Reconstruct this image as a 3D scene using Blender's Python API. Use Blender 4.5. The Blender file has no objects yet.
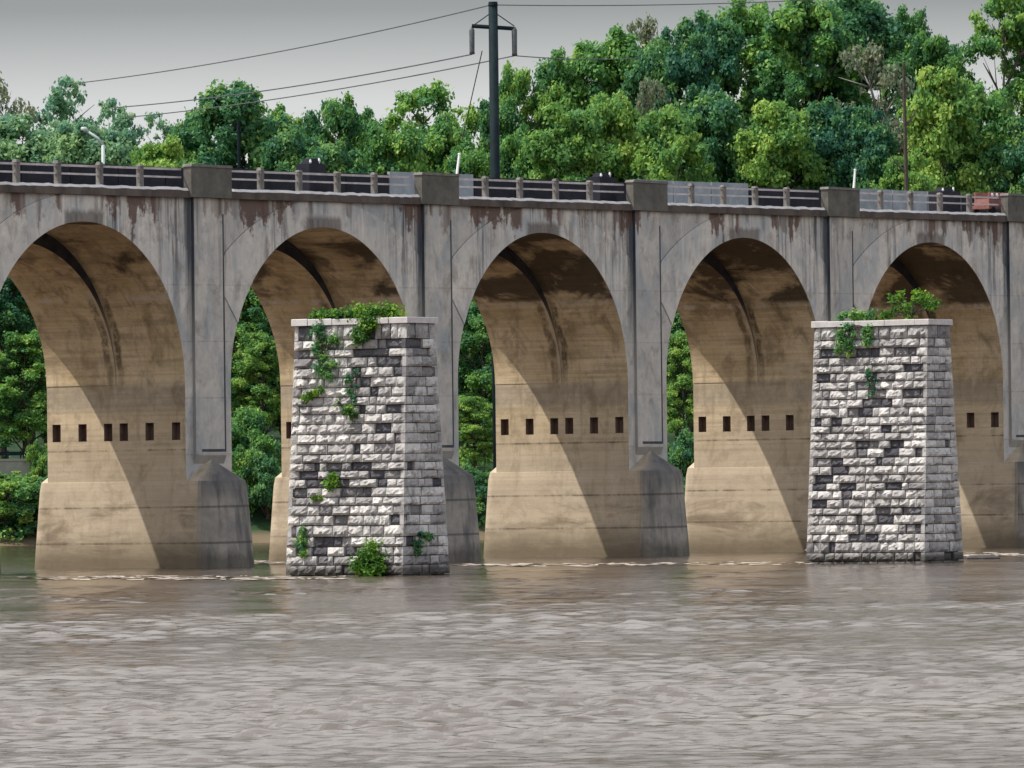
import bpy, math, random
import numpy as np
from mathutils import Vector

# ------------------------------------------------------------------ camera frame
F_PX = 7160.0
CX, CY = 512.0, 384.0
ROLL = 0.0125
PITCH = math.atan(111.0 / F_PX)
FH = Vector((0.819, 0.574, 0)).normalized()          # horizontal view direction
RT = Vector((FH.y, -FH.x, 0))                          # to the right
UPW = Vector((0, 0, 1))
Z0 = 418.7
CAM = -(Z0 * FH) - ((208 - 512) / F_PX * Z0) * RT
CAM.z = 4.0
FWD = (FH * math.cos(PITCH) + UPW * math.sin(PITCH)).normalized()
UP0 = (UPW * math.cos(PITCH) - FH * math.sin(PITCH)).normalized()
CRT = (RT * math.cos(ROLL) - UP0 * math.sin(ROLL)).normalized()
CUP = (UP0 * math.cos(ROLL) + RT * math.sin(ROLL)).normalized()


def site(u, v, depth):
    """world point of the surveyed picture point (u, v) standing at that depth"""
    return CAM + depth * (FWD + CRT * ((u - CX) / F_PX) - CUP * ((v - CY) / F_PX))


def plan(lateral, depth):
    p = CAM + FH * depth + RT * lateral
    return p.x, p.y


scene = bpy.context.scene
col = bpy.context.collection
rnd = random.Random(11)
nrg = np.random.default_rng(5)


# ------------------------------------------------------------------ object helpers
def tag(o, label=None, cat=None, group=None, kind=None):
    if label: o['label'] = label
    if cat: o['category'] = cat
    if group: o['group'] = group
    if kind: o['kind'] = kind
    return o


def empty(name, loc=(0, 0, 0), label=None, cat=None, group=None):
    o = bpy.data.objects.new(name, None)
    col.objects.link(o)
    o.location = loc
    o.empty_display_size = 0.2
    return tag(o, label, cat, group)


class MB:
    def __init__(s):
        s.v, s.f, s.m, s.t = [], [], [], []

    def vert(s, p):
        s.v.append((p[0], p[1], p[2])); return len(s.v) - 1

    def face(s, ids, m=0, t=0.5):
        s.f.append(tuple(ids)); s.m.append(m); s.t.append(t)

    def poly(s, pts, m=0, t=0.5):
        s.face([s.vert(p) for p in pts], m, t)

    def box(s, x0, x1, y0, y1, z0, z1, m=0, g=None, top=1.0, t=0.5):
        """box; g = grade function; top = scale of the top outline"""
        cx, cy = (x0 + x1) / 2, (y0 + y1) / 2
        ids = []
        for z, k in ((z0, 1.0), (z1, top)):
            for x, y in ((x0, y0), (x1, y0), (x1, y1), (x0, y1)):
                X, Y = cx + (x - cx) * k, cy + (y - cy) * k
                ids.append(s.vert((X, Y, z + (g(X) if g else 0))))
        a = ids
        for q in ((a[3], a[2], a[1], a[0]), (a[4], a[5], a[6], a[7]), (a[0], a[1], a[5], a[4]),
                  (a[1], a[2], a[6], a[5]), (a[2], a[3], a[7], a[6]), (a[3], a[0], a[4], a[7])):
            s.face(q, m, t)

    def loft(s, rings, m=0, cap_top=True, cap_bot=False, t=0.5):
        idr = [[s.vert(p) for p in r] for r in rings]
        n = len(idr[0])
        for a, b in zip(idr, idr[1:]):
            for i in range(n):
                j = (i + 1) % n
                s.face((a[i], a[j], b[j], b[i]), m, t)
        if cap_top: s.face(idr[-1], m, t)
        if cap_bot: s.face(idr[0][::-1], m, t)

    def tube(s, pts, radii, n=6, m=0, t=0.5):
        pts = [Vector(p) for p in pts]
        rings = []
        for i, p in enumerate(pts):
            d = (pts[min(i + 1, len(pts) - 1)] - pts[max(i - 1, 0)]).normalized()
            a = d.orthogonal().normalized() if abs(d.z) > 0.9 else d.cross(Vector((0, 0, 1))).normalized()
            b = d.cross(a)
            r = radii[i] if hasattr(radii, '__len__') else radii
            rings.append([p + (a * math.cos(k * 2 * math.pi / n) + b * math.sin(k * 2 * math.pi / n)) * r for k in range(n)])
        s.loft(rings, m, True, True, t)

    def build(s, name, mats, parent=None, smooth=False, tone=False, loc=None):
        me = bpy.data.meshes.new(name)
        me.from_pydata(s.v, [], s.f)
        for mt in (mats if isinstance(mats, (list, tuple)) else [mats]):
            me.materials.append(mt)
        me.polygons.foreach_set('material_index', s.m)
        if smooth: me.polygons.foreach_set('use_smooth', [True] * len(s.f))
        if tone:
            at = me.attributes.new('tone', 'FLOAT', 'FACE')
            at.data.foreach_set('value', s.t)
        me.update()
        o = bpy.data.objects.new(name, me)
        col.objects.link(o)
        if parent: o.parent = parent
        if loc is not None: o.location = loc
        return o


# ------------------------------------------------------------------ material helpers
class NT:
    def __init__(s, name):
        s.mat = bpy.data.materials.new(name)
        s.mat.use_nodes = True
        s.n, s.l = s.mat.node_tree.nodes, s.mat.node_tree.links
        s.bsdf = s.n['Principled BSDF']
        s.out = s.n['Material Output']

    def new(s, t, **kw):
        x = s.n.new(t)
        for k, v in kw.items(): setattr(x, k, v)
        return x

    def put(s, sock, val):
        if isinstance(val, bpy.types.NodeSocket): s.l.new(val, sock)
        elif isinstance(val, tuple) and len(val) == 3 and sock.type == 'RGBA': sock.default_value = (*val, 1)
        else: sock.default_value = val

    def math(s, op, a, b=0.0, c=0.0, clamp=False):
        x = s.new('ShaderNodeMath', operation=op, use_clamp=clamp)
        for i, q in enumerate((a, b, c)): s.put(x.inputs[i], q)
        return x.outputs[0]

    def ramp01(s, v, lo, hi, a=0.0, b=1.0):
        x = s.new('ShaderNodeMapRange', clamp=True)
        for i, q in enumerate((v, lo, hi, a, b)): s.put(x.inputs[i], q)
        return x.outputs[0]

    def mix(s, f, a, b, mode='MIX'):
        x = s.new('ShaderNodeMix', data_type='RGBA', blend_type=mode, clamp_factor=True)
        s.put(x.inputs[0], f); s.put(x.inputs[6], a); s.put(x.inputs[7], b)
        return x.outputs[2]

    def noise(s, vec, scale, detail=4, rough=0.6, dist=0.0, vscale=None):
        if vscale:
            m = s.new('ShaderNodeMapping'); s.l.new(vec, m.inputs[0]); m.inputs['Scale'].default_value = vscale
            vec = m.outputs[0]
        x = s.new('ShaderNodeTexNoise')
        s.l.new(vec, x.inputs['Vector'])
        x.inputs['Scale'].default_value = scale
        x.inputs['Detail'].default_value = detail
        x.inputs['Roughness'].default_value = rough
        x.inputs['Distortion'].default_value = dist
        return x.outputs[0]

    def pos(s):
        g = s.new('ShaderNodeNewGeometry')
        x = s.new('ShaderNodeSeparateXYZ'); s.l.new(g.outputs['Position'], x.inputs[0])
        return g, x.outputs[0], x.outputs[1], x.outputs[2]

    def bump(s, h, strength=0.3, dist=0.1):
        b = s.new('ShaderNodeBump'); b.inputs['Strength'].default_value = strength
        b.inputs['Distance'].default_value = dist
        s.l.new(h, b.inputs['Height']); s.l.new(b.outputs[0], s.bsdf.inputs['Normal'])

    def done(s, colr, rough=0.85, spec=0.2):
        s.put(s.bsdf.inputs['Base Color'], colr)
        s.put(s.bsdf.inputs['Roughness'], rough)
        s.bsdf.inputs['Specular IOR Level'].default_value = spec
        return s.mat


GRADE = 0.0087
def zg(x): return GRADE * x


def zlocal(t, X, Z):
    return t.math('SUBTRACT', Z, t.math('MULTIPLY', X, GRADE))


def line_at(t, z, at, w):
    """1 on a thin horizontal line at height `at`"""
    d = t.math('ABSOLUTE', t.math('SUBTRACT', z, at))
    return t.ramp01(d, w * 0.5, w, 1.0, 0.0)


def mat_front(gain=1.0, name='concrete_outer'):
    """grey outer concrete with rain streaks and rust-brown patches under the coping"""
    t = NT(name); g, X, Y, Z = t.pos(); P = g.outputs['Position']
    z = zlocal(t, X, Z)
    s = t.math('SUBTRACT', t.math('DIVIDE', X, 23.0), t.math('FLOOR', t.math('DIVIDE', X, 23.0)))   # place within the span
    big = t.noise(P, 0.22, 5, 0.65)
    fine = t.noise(P, 1.6, 6, 0.7)
    c = t.mix(t.ramp01(big, 0.35, 0.65), (0.50, 0.475, 0.435), (0.69, 0.635, 0.56))
    c = t.mix(t.ramp01(fine, 0.3, 0.75), c, (0.43, 0.41, 0.39))
    blue = t.noise(P, 0.5, 4, 0.6, 0.4, (1, 1, 0.5))
    c = t.mix(t.ramp01(blue, 0.48, 0.68, 0, 0.8), c, (0.29, 0.325, 0.355))
    mott = t.noise(P, 0.9, 6, 0.72, 0.5, (1, 1, 0.6))
    c = t.mix(t.ramp01(mott, 0.52, 0.66, 0, 0.6), c, (0.25, 0.205, 0.17))
    streak = t.noise(P, 1.0, 5, 0.72, 0.0, (1.9, 1.9, 0.10))
    streak2 = t.noise(P, 1.0, 4, 0.6, 0.3, (0.8, 0.8, 0.10))
    high = t.ramp01(z, 13.0, 20.5)
    wave = t.noise(P, 0.30, 3, 0.6, 0.0, (1, 1, 0.12))
    zone = t.math('ADD', t.math('MULTIPLY', t.ramp01(s, 0.74, 0.84), t.ramp01(s, 0.92, 0.96, 1, 0)), t.ramp01(wave, 0.50, 0.62))
    zone = t.math('MINIMUM', zone, 1.0)
    k = t.math('MULTIPLY', t.ramp01(streak, 0.46, 0.60), t.math('MULTIPLY', high, zone))
    c = t.mix(t.math('MULTIPLY', k, 0.9), c, (0.055, 0.062, 0.078))
    # dark band in the corner left of every pilaster and a thin one right of it
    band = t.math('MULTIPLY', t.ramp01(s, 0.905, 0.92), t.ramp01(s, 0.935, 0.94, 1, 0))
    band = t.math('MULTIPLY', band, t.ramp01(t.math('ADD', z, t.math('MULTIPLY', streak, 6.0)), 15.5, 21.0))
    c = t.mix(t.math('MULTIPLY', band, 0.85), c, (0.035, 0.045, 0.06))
    pale = t.noise(P, 1.0, 5, 0.75, 0.0, (2.6, 2.6, 0.16))
    k = t.math('MULTIPLY', t.ramp01(pale, 0.57, 0.66), t.ramp01(z, 15.5, 20.0))
    c = t.mix(t.math('MULTIPLY', k, 0.55), c, (0.62, 0.61, 0.60))
    # rust brown tongues hanging from the coping, in patches
    edge = t.math('ADD', t.ramp01(z, 17.2, 21.3, -0.30, 0.24), streak2)
    edge = t.math('ADD', edge, t.math('MULTIPLY', t.math('SUBTRACT', fine, 0.5), 0.45))
    pt = t.noise(P, 0.42, 3, 0.6, 0.0, (1, 1, 0.05))
    k = t.math('MULTIPLY', t.ramp01(edge, 0.62, 0.68), t.ramp01(pt, 0.46, 0.56))
    c = t.mix(t.math('MULTIPLY', k, 0.88), c, (0.105, 0.060, 0.045))
    # square damp patch over each crown
    dc = t.math('ABSOLUTE', t.math('SUBTRACT', s, 0.5))
    k = t.math('MULTIPLY', t.ramp01(t.math('ADD', dc, t.math('MULTIPLY', fine, 0.03)), 0.085, 0.10, 1, 0), t.ramp01(t.math('ADD', z, t.math('MULTIPLY', streak, 1.0)), 21.0, 21.3, 1, 0))
    k = t.math('MULTIPLY', k, t.ramp01(z, 18, 19.5))
    c = t.mix(t.math('MULTIPLY', k, 0.7), c, (0.085, 0.068, 0.060))
    for at in (3.3, 6.6, 9.9, 13.2, 16.5):
        c = t.mix(t.math('MULTIPLY', line_at(t, z, at, 0.05), t.ramp01(fine, 0.35, 0.6, 0, 0.3)), c, (0.09, 0.08, 0.075))
    wet = t.math('ADD', Z, t.math('MULTIPLY', fine, 0.9))
    c = t.mix(t.ramp01(wet, 0.6, 1.6, 0.75, 0.0), c, (0.05, 0.045, 0.04))
    c = t.mix(1.0, c, (gain, gain, gain), 'MULTIPLY')
    t.bump(t.noise(P, 3.5, 6, 0.7), 0.35, 0.06)
    return t.done(c)


def mat_vault(base=False):
    """concrete of the soffits and pier flanks, warm bounce off the water painted in as ochre"""
    t = NT('pier_base_concrete' if base else 'concrete_sheltered'); g, X, Y, Z = t.pos(); P = g.outputs['Position']
    z = zlocal(t, X, Z)
    big = t.noise(P, 0.30, 5, 0.65)
    fine = t.noise(P, 1.8, 6, 0.7)
    hb = t.noise(P, 1.0, 5, 0.65, 0.2, (0.22, 0.22, 1.5))
    c = t.mix(t.ramp01(big, 0.35, 0.65), (0.52, 0.395, 0.235), (0.70, 0.56, 0.38))  # ochre carries the warm bounce light off the muddy water
    c = t.mix(t.ramp01(hb, 0.50, 0.78, 0, 0.75), c, (0.23, 0.17, 0.105))
    c = t.mix(t.ramp01(fine, 0.5, 0.8, 0, 0.5), c, (0.27, 0.21, 0.135))
    bd = t.noise(P, 1.0, 3, 0.6, 0.0, (0.10, 0.10, 5.5))
    c = t.mix(t.ramp01(bd, 0.45, 0.70, 0, 0.45), c, (0.27, 0.20, 0.13))
    # greyer towards the pier foot
    c = t.mix(t.ramp01(z, 5.0, 11.0, 0.6, 0.0), c, (0.42, 0.36, 0.29))
    c = t.mix(t.math('MULTIPLY', line_at(t, z, 10.0, 1.0), t.ramp01(fine, 0.3, 0.7, 0.35, 0.75)), c, (0.27, 0.24, 0.20))
    gr = t.noise(P, 0.8, 6, 0.72, 0.6, (0.8, 0.8, 0.55))
    c = t.mix(t.math('MULTIPLY', t.ramp01(gr, 0.50, 0.66), t.ramp01(z, 3.0, 16.0, 0.35, 0.8)), c, (0.20, 0.145, 0.09))
    vs = t.noise(P, 1.0, 5, 0.7, 0.1, (1.3, 1.3, 0.12))
    c = t.mix(t.math('MULTIPLY', t.ramp01(vs, 0.54, 0.68), t.ramp01(z, 5.0, 12.0, 0.25, 0.6)), c, (0.24, 0.18, 0.12))
    c = t.mix(t.ramp01(t.noise(P, 0.7, 5, 0.7, 0.2, (1, 1, 0.3)), 0.60, 0.74, 0, 0.6), c, (0.60, 0.50, 0.37))
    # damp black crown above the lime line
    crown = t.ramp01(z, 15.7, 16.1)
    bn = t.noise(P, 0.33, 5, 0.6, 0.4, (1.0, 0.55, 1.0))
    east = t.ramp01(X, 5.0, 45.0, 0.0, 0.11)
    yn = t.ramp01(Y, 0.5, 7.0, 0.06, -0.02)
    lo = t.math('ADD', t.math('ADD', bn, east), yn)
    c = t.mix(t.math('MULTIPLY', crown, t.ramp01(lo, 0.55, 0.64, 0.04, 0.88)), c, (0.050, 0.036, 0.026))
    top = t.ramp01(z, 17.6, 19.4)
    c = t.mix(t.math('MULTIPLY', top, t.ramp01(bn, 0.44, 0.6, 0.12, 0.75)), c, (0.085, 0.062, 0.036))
    lime = t.math('MULTIPLY', line_at(t, z, 15.78, 0.20), t.ramp01(t.noise(P, 1.2, 5, 0.7), 0.45, 0.62))
    c = t.mix(t.math('MULTIPLY', lime, 0.85), c, (0.55, 0.50, 0.44))
    # paired run marks below the joint between the two barrels
    wob = t.math('MULTIPLY', t.math('SUBTRACT', t.noise(P, 0.5, 3, 0.5, 0.0, (0.1, 0.1, 1)), 0.5), 0.9)
    yy = t.math('ADD', Y, wob)
    body = t.math('MULTIPLY', t.ramp01(z, 10.2, 12.2), t.ramp01(z, 15.4, 16.2, 1, 0))
    for at, w, cc, s in ((4.75, 0.30, (0.07, 0.052, 0.036), 0.8), (5.55, 0.34, (0.09, 0.066, 0.045), 0.7), (5.12, 0.20, (0.48, 0.42, 0.34), 0.7)):
        d = t.math('ABSOLUTE', t.math('SUBTRACT', yy, at))
        k = t.math('MULTIPLY', t.ramp01(d, w * 0.5, w, 1, 0), t.math('MULTIPLY', body, t.ramp01(fine, 0.32, 0.55)))
        c = t.mix(t.math('MULTIPLY', k, s), c, cc)
    for at in (3.55, 1.45, 6.9):
        c = t.mix(t.math('MULTIPLY', line_at(t, z, at, 0.07), t.ramp01(gr, 0.38, 0.58, 0.05, 0.7)), c, (0.085, 0.065, 0.045))
    # brown flood stains and wet foot on the base
    flood = t.noise(P, 0.45, 5, 0.65, 0.5, (0.4, 0.4, 1.3))
    k = t.math('MULTIPLY', t.ramp01(flood, 0.52, 0.66), t.ramp01(z, 3.4, 4.9, 1, 0))
    c = t.mix(t.math('MULTIPLY', k, 0.65), c, (0.13, 0.098, 0.062))
    wet = t.math('ADD', Z, t.math('MULTIPLY', flood, 2.6))
    c = t.mix(t.ramp01(wet, 1.7, 3.5, 0.82, 0.0), c, (0.12, 0.095, 0.06))
    if base:
        sn = t.new('ShaderNodeSeparateXYZ'); t.l.new(g.outputs['Normal'], sn.inputs[0])
        v = t.noise(P, 1.0, 4, 0.6, 0.2, (1.2, 1.2, 0.2)); n = t.noise(P, 0.5, 6, 0.68, 0.3)
        d = t.mix(t.ramp01(n, 0.35, 0.65), (0.22, 0.205, 0.19), (0.38, 0.34, 0.29))
        d = t.mix(t.ramp01(v, 0.46, 0.62, 0, 0.8), d, (0.105, 0.10, 0.10))
        d = t.mix(t.ramp01(t.math('ADD', z, n), 4.2, 5.4, 0.0, 0.6), d, (0.085, 0.085, 0.09))
        for at in (3.55, 1.45):
            d = t.mix(t.math('MULTIPLY', line_at(t, z, at, 0.09), 0.6), d, (0.06, 0.052, 0.045))
        d = t.mix(t.ramp01(t.math('ADD', Z, n), 1.0, 1.7, 0.65, 0), d, (0.075, 0.065, 0.05))
        f = t.ramp01(t.math('ADD', t.math('MULTIPLY', sn.outputs[1], -1.0), t.math('MULTIPLY', n, 0.3)), 0.25, 0.75)  # nose shading painted in: colour darkens where the face turns to the front
        c = t.mix(f, c, d)
    t.bump(t.noise(P, 2.8, 6, 0.7), 0.3, 0.08)
    return t.done(c)


def mat_plain(name, a, b, scale=1.5, rough=0.85, bump=0.3, vs=None, spec=0.2):
    t = NT(name); g, X, Y, Z = t.pos(); P = g.outputs['Position']
    n = t.noise(P, scale, 6, 0.7, 0.0, vs)
    t.bump(t.noise(P, scale * 3, 5, 0.7), bump, 0.04)
    return t.done(t.mix(t.ramp01(n, 0.32, 0.68), a, b), rough, spec)


def mat_coping():
    t = NT('coping_concrete'); g, X, Y, Z = t.pos(); P = g.outputs['Position']
    n = t.noise(P, 0.7, 6, 0.7, 0, (1, 1, 0.5)); f = t.noise(P, 3.0, 5, 0.7)
    c = t.mix(t.ramp01(n, 0.35, 0.65), (0.065, 0.055, 0.05), (0.14, 0.115, 0.10))
    s = t.new('ShaderNodeSeparateXYZ'); t.l.new(g.outputs['Normal'], s.inputs[0])
    z = zlocal(t, X, Z)
    lip = t.math('MAXIMUM', t.ramp01(s.outputs[2], 0.5, 0.8), t.ramp01(z, 22.0, 22.04))
    c = t.mix(t.math('MULTIPLY', lip, t.ramp01(f, 0.36, 0.5)), c, (0.78, 0.74, 0.70))
    t.bump(f, 0.5, 0.06)
    return t.done(c)


def mat_stone():
    t = NT('rock_faced_limestone'); g, X, Y, Z = t.pos(); P = g.outputs['Position']
    at = t.new('ShaderNodeAttribute', attribute_name='tone')
    tone = at.outputs['Fac']
    n = t.noise(P, 2.2, 6, 0.72); f = t.noise(P, 7.0, 5, 0.7)
    c = t.mix(t.ramp01(tone, 0.35, 1.0), (0.36, 0.345, 0.34), (0.70, 0.675, 0.655))
    c = t.mix(t.ramp01(n, 0.50, 0.66, 0, 0.75), c, (0.175, 0.17, 0.17))
    c = t.mix(t.ramp01(t.noise(P, 0.9, 5, 0.7, 0.0, (1, 1, 0.35)), 0.54, 0.68, 0, 0.7), c, (0.13, 0.127, 0.13))
    c = t.mix(t.ramp01(tone, 0.15, 0.30, 1, 0), c, t.mix(f, (0.040, 0.040, 0.052), (0.13, 0.125, 0.14)))
    c = t.mix(t.math('MULTIPLY', t.ramp01(Z, 0.3, 1.3, 0.7, 0), t.ramp01(n, 0.35, 0.6, 0.4, 1)), c, (0.10, 0.10, 0.11))
    c = t.mix(t.math('MULTIPLY', t.ramp01(Z, 8.0, 12.6, 0, 0.45), t.ramp01(n, 0.4, 0.6)), c, (0.17, 0.165, 0.17))
    c = t.mix(t.ramp01(t.math('ADD', Z, t.math('MULTIPLY', n, 0.3)), 0.50, 0.72, 0.85, 0), c, (0.075, 0.07, 0.062))
    t.bump(f, 0.6, 0.08)
    return t.done(c, 0.9)


def mat_leaf(name, dark, light, yellow, trans=0.45):
    t = NT(name)
    at = t.new('ShaderNodeAttribute', attribute_name='tone')
    oi = t.new('ShaderNodeObjectInfo')
    tone = t.math('ADD', at.outputs['Fac'], t.math('MULTIPLY', t.math('SUBTRACT', oi.outputs['Random'], 0.5), 0.35))
    c = t.mix(t.ramp01(tone, 0.05, 0.75), dark, light)
    c = t.mix(t.ramp01(tone, 0.72, 1.05), c, yellow)
    t.done(c, 0.55, 0.25)
    tr = t.new('ShaderNodeBsdfTranslucent'); t.l.new(c, tr.inputs[0])
    mx = t.new('ShaderNodeMixShader'); mx.inputs[0].default_value = trans
    t.l.new(t.bsdf.outputs[0], mx.inputs[1]); t.l.new(tr.outputs[0], mx.inputs[2])
    t.l.new(mx.outputs[0], t.out.inputs[0])
    return t.mat


def mat_water():
    t = NT('muddy_river'); g, X, Y, Z = t.pos(); P = g.outputs['Position']
    n1 = t.noise(P, 4.2, 5, 0.66, 0.3)
    n3 = t.noise(P, 0.06, 4, 0.6, 0.8)
    c = t.mix(t.ramp01(n3, 0.35, 0.65), (0.080, 0.056, 0.039), (0.118, 0.086, 0.061))
    n5 = t.noise(P, 0.045, 4, 0.65, 1.2)
    t.bump(t.math('MULTIPLY', n1, t.ramp01(n5, 0.35, 0.65, 0.2, 1.0)), 0.45, 0.07)
    t.done(c, 0.07, 0.5)
    t.bsdf.inputs['IOR'].default_value = 1.33
    t.bsdf.inputs['Specular Tint'].default_value = (1.0, 0.95, 0.89, 1)
    return t.mat


def mat_side():
    t = NT('pilaster_side_concrete'); g, X, Y, Z = t.pos(); P = g.outputs['Position']
    z = zlocal(t, X, Z)
    n = t.noise(P, 1.0, 5, 0.65, 0, (1, 1, 0.25))
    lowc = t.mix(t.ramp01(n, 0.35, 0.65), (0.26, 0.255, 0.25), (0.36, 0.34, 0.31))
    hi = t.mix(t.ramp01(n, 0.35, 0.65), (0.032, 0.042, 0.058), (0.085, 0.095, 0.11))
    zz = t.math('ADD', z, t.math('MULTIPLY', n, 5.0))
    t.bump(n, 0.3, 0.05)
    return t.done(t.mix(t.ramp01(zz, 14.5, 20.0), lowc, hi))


def mat_step():
    t = NT('barrel_step_concrete'); g, X, Y, Z = t.pos(); P = g.outputs['Position']
    z = zlocal(t, X, Z)
    n = t.noise(P, 1.0, 5, 0.65)
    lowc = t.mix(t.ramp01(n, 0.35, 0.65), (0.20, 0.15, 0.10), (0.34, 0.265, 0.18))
    hi = t.mix(t.ramp01(n, 0.35, 0.65), (0.020, 0.022, 0.030), (0.055, 0.050, 0.050))  # shade on the step near the crown painted in as near black
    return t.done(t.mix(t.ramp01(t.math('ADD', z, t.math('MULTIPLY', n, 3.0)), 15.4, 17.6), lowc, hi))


def mat_bank():
    t = NT('river_bank_earth'); g, X, Y, Z = t.pos(); P = g.outputs['Position']
    n = t.noise(P, 0.5, 6, 0.7)
    mud = t.mix(n, (0.10, 0.075, 0.045), (0.20, 0.155, 0.10))
    weed = t.mix(t.ramp01(n, 0.35, 0.65), (0.010, 0.030, 0.016), (0.035, 0.075, 0.025))
    return t.done(t.mix(t.ramp01(t.math('ADD', Z, n), 1.1, 1.7), mud, weed))


M = {}
M['front'] = mat_front()
M['ring'] = mat_front(1.16, 'arch_ring_concrete')
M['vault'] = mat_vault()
M['coping'] = mat_coping()
M['block'] = mat_plain('parapet_block_concrete', (0.085, 0.083, 0.075), (0.17, 0.16, 0.14), 0.9)
M['dark_line'] = mat_plain('dark_line_concrete', (0.035, 0.042, 0.055), (0.10, 0.105, 0.115), 0.8, vs=(1, 1, 0.15))  # plain dark tone for the ring edge and the pilaster groove lines
M['base'] = mat_vault(True)
M['side'] = mat_side()
M['step'] = mat_step()
M['post'] = mat_plain('railing_concrete', (0.10, 0.095, 0.09), (0.23, 0.215, 0.20), 2.0)
M['rail'] = mat_plain('weathered_rail', (0.36, 0.33, 0.33), (0.62, 0.58, 0.58), 1.5)
M['lip'] = mat_plain('pale_coping_lip', (0.55, 0.52, 0.49), (0.80, 0.77, 0.74), 1.3)
M['hole'] = mat_plain('hole_dark', (0.13, 0.085, 0.07), (0.22, 0.15, 0.12), 2)
M['panel_dark'] = mat_plain('dark_panel', (0.012, 0.014, 0.022), (0.03, 0.03, 0.042), 0.8)
M['panel_pale'] = mat_plain('pale_panel', (0.22, 0.25, 0.29), (0.36, 0.40, 0.44), 0.8)
M['ballast'] = mat_plain('ballast', (0.10, 0.09, 0.08), (0.18, 0.16, 0.14), 5)
M['stone'] = mat_stone()
M['mortar'] = mat_plain('mortar_core', (0.03, 0.03, 0.036), (0.075, 0.07, 0.075), 3)
M['cap'] = mat_plain('capstone_limestone', (0.46, 0.43, 0.43), (0.64, 0.61, 0.60), 1.6)
M['bark'] = mat_plain('bark', (0.05, 0.04, 0.032), (0.11, 0.095, 0.08), 4)
M['greybark'] = mat_plain('grey_bark', (0.16, 0.15, 0.14), (0.30, 0.28, 0.26), 4)
M['steel'] = mat_plain('dark_pole_steel', (0.006, 0.014, 0.018), (0.014, 0.026, 0.032), 1.2, 0.7, 0.1, spec=0.1)
M['insul'] = mat_plain('grey_insulator', (0.06, 0.07, 0.075), (0.12, 0.13, 0.14), 3, 0.4, 0.1)
M['wire'] = mat_plain('cable_grey', (0.07, 0.075, 0.08), (0.12, 0.12, 0.13), 1, 0.6, 0.05)
M['lamp'] = mat_plain('pale_lamp_steel', (0.36, 0.44, 0.44), (0.48, 0.55, 0.55), 2, 0.5, 0.05)
M['white'] = mat_plain('white_enamel', (0.75, 0.75, 0.76), (0.85, 0.85, 0.85), 4, 0.4, 0.05)
M['redpaint'] = mat_plain('faded_red_paint', (0.20, 0.07, 0.06), (0.34, 0.16, 0.14), 3, 0.6, 0.1)
M['earth'] = mat_bank()
M['wallgrey'] = mat_plain('retaining_wall_concrete', (0.24, 0.23, 0.21), (0.36, 0.34, 0.32), 0.6)
M['foam'] = mat_plain('river_foam', (0.30, 0.26, 0.21), (0.52, 0.46, 0.39), 2, 0.7)
M['rock'] = mat_plain('dark_wet_rock', (0.03, 0.028, 0.026), (0.07, 0.062, 0.055), 2, 0.5)
M['leaf_mid'] = mat_leaf('leaf_mid', (0.065, 0.200, 0.095), (0.175, 0.385, 0.085), (0.36, 0.54, 0.12))
M['leaf_dark'] = mat_leaf('leaf_dark', (0.045, 0.165, 0.110), (0.120, 0.300, 0.100), (0.25, 0.43, 0.12))  # teal of the leaf shadows painted into the dark greens
M['leaf_light'] = mat_leaf('leaf_light', (0.105, 0.270, 0.085), (0.27, 0.465, 0.095), (0.46, 0.60, 0.15))
M['leaf_haze'] = mat_leaf('leaf_haze', (0.14, 0.31, 0.215), (0.25, 0.44, 0.215), (0.38, 0.54, 0.24))  # aerial haze of the far trees painted in as paler bluish leaves
M['leaf_dry'] = mat_leaf('leaf_dry', (0.17, 0.22, 0.15), (0.28, 0.31, 0.18), (0.40, 0.40, 0.23))
M['leaf_ivy'] = mat_leaf('leaf_ivy', (0.04, 0.13, 0.028), (0.13, 0.29, 0.035), (0.28, 0.46, 0.05))

# ------------------------------------------------------------------ the arch bridge
P = 23.0            # pier spacing
D = 10.3            # width of the bridge
R = 9.3             # arch radius
ZS = 10.75          # springing height
ZT = 21.58          # underside of coping
ZL = 22.15          # top of coping
NSEG = 80
bridge = empty('arch_bridge', (0, 0, 0), 'long stained concrete railway bridge of tall round arches crossing the muddy river', 'bridge')


def arc(cx, a, b, n=NSEG):
    return [(cx + a * math.cos(math.pi * (1 - i / n)), ZS + b * math.sin(math.pi * (1 - i / n))) for i in range(n + 1)]


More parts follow.
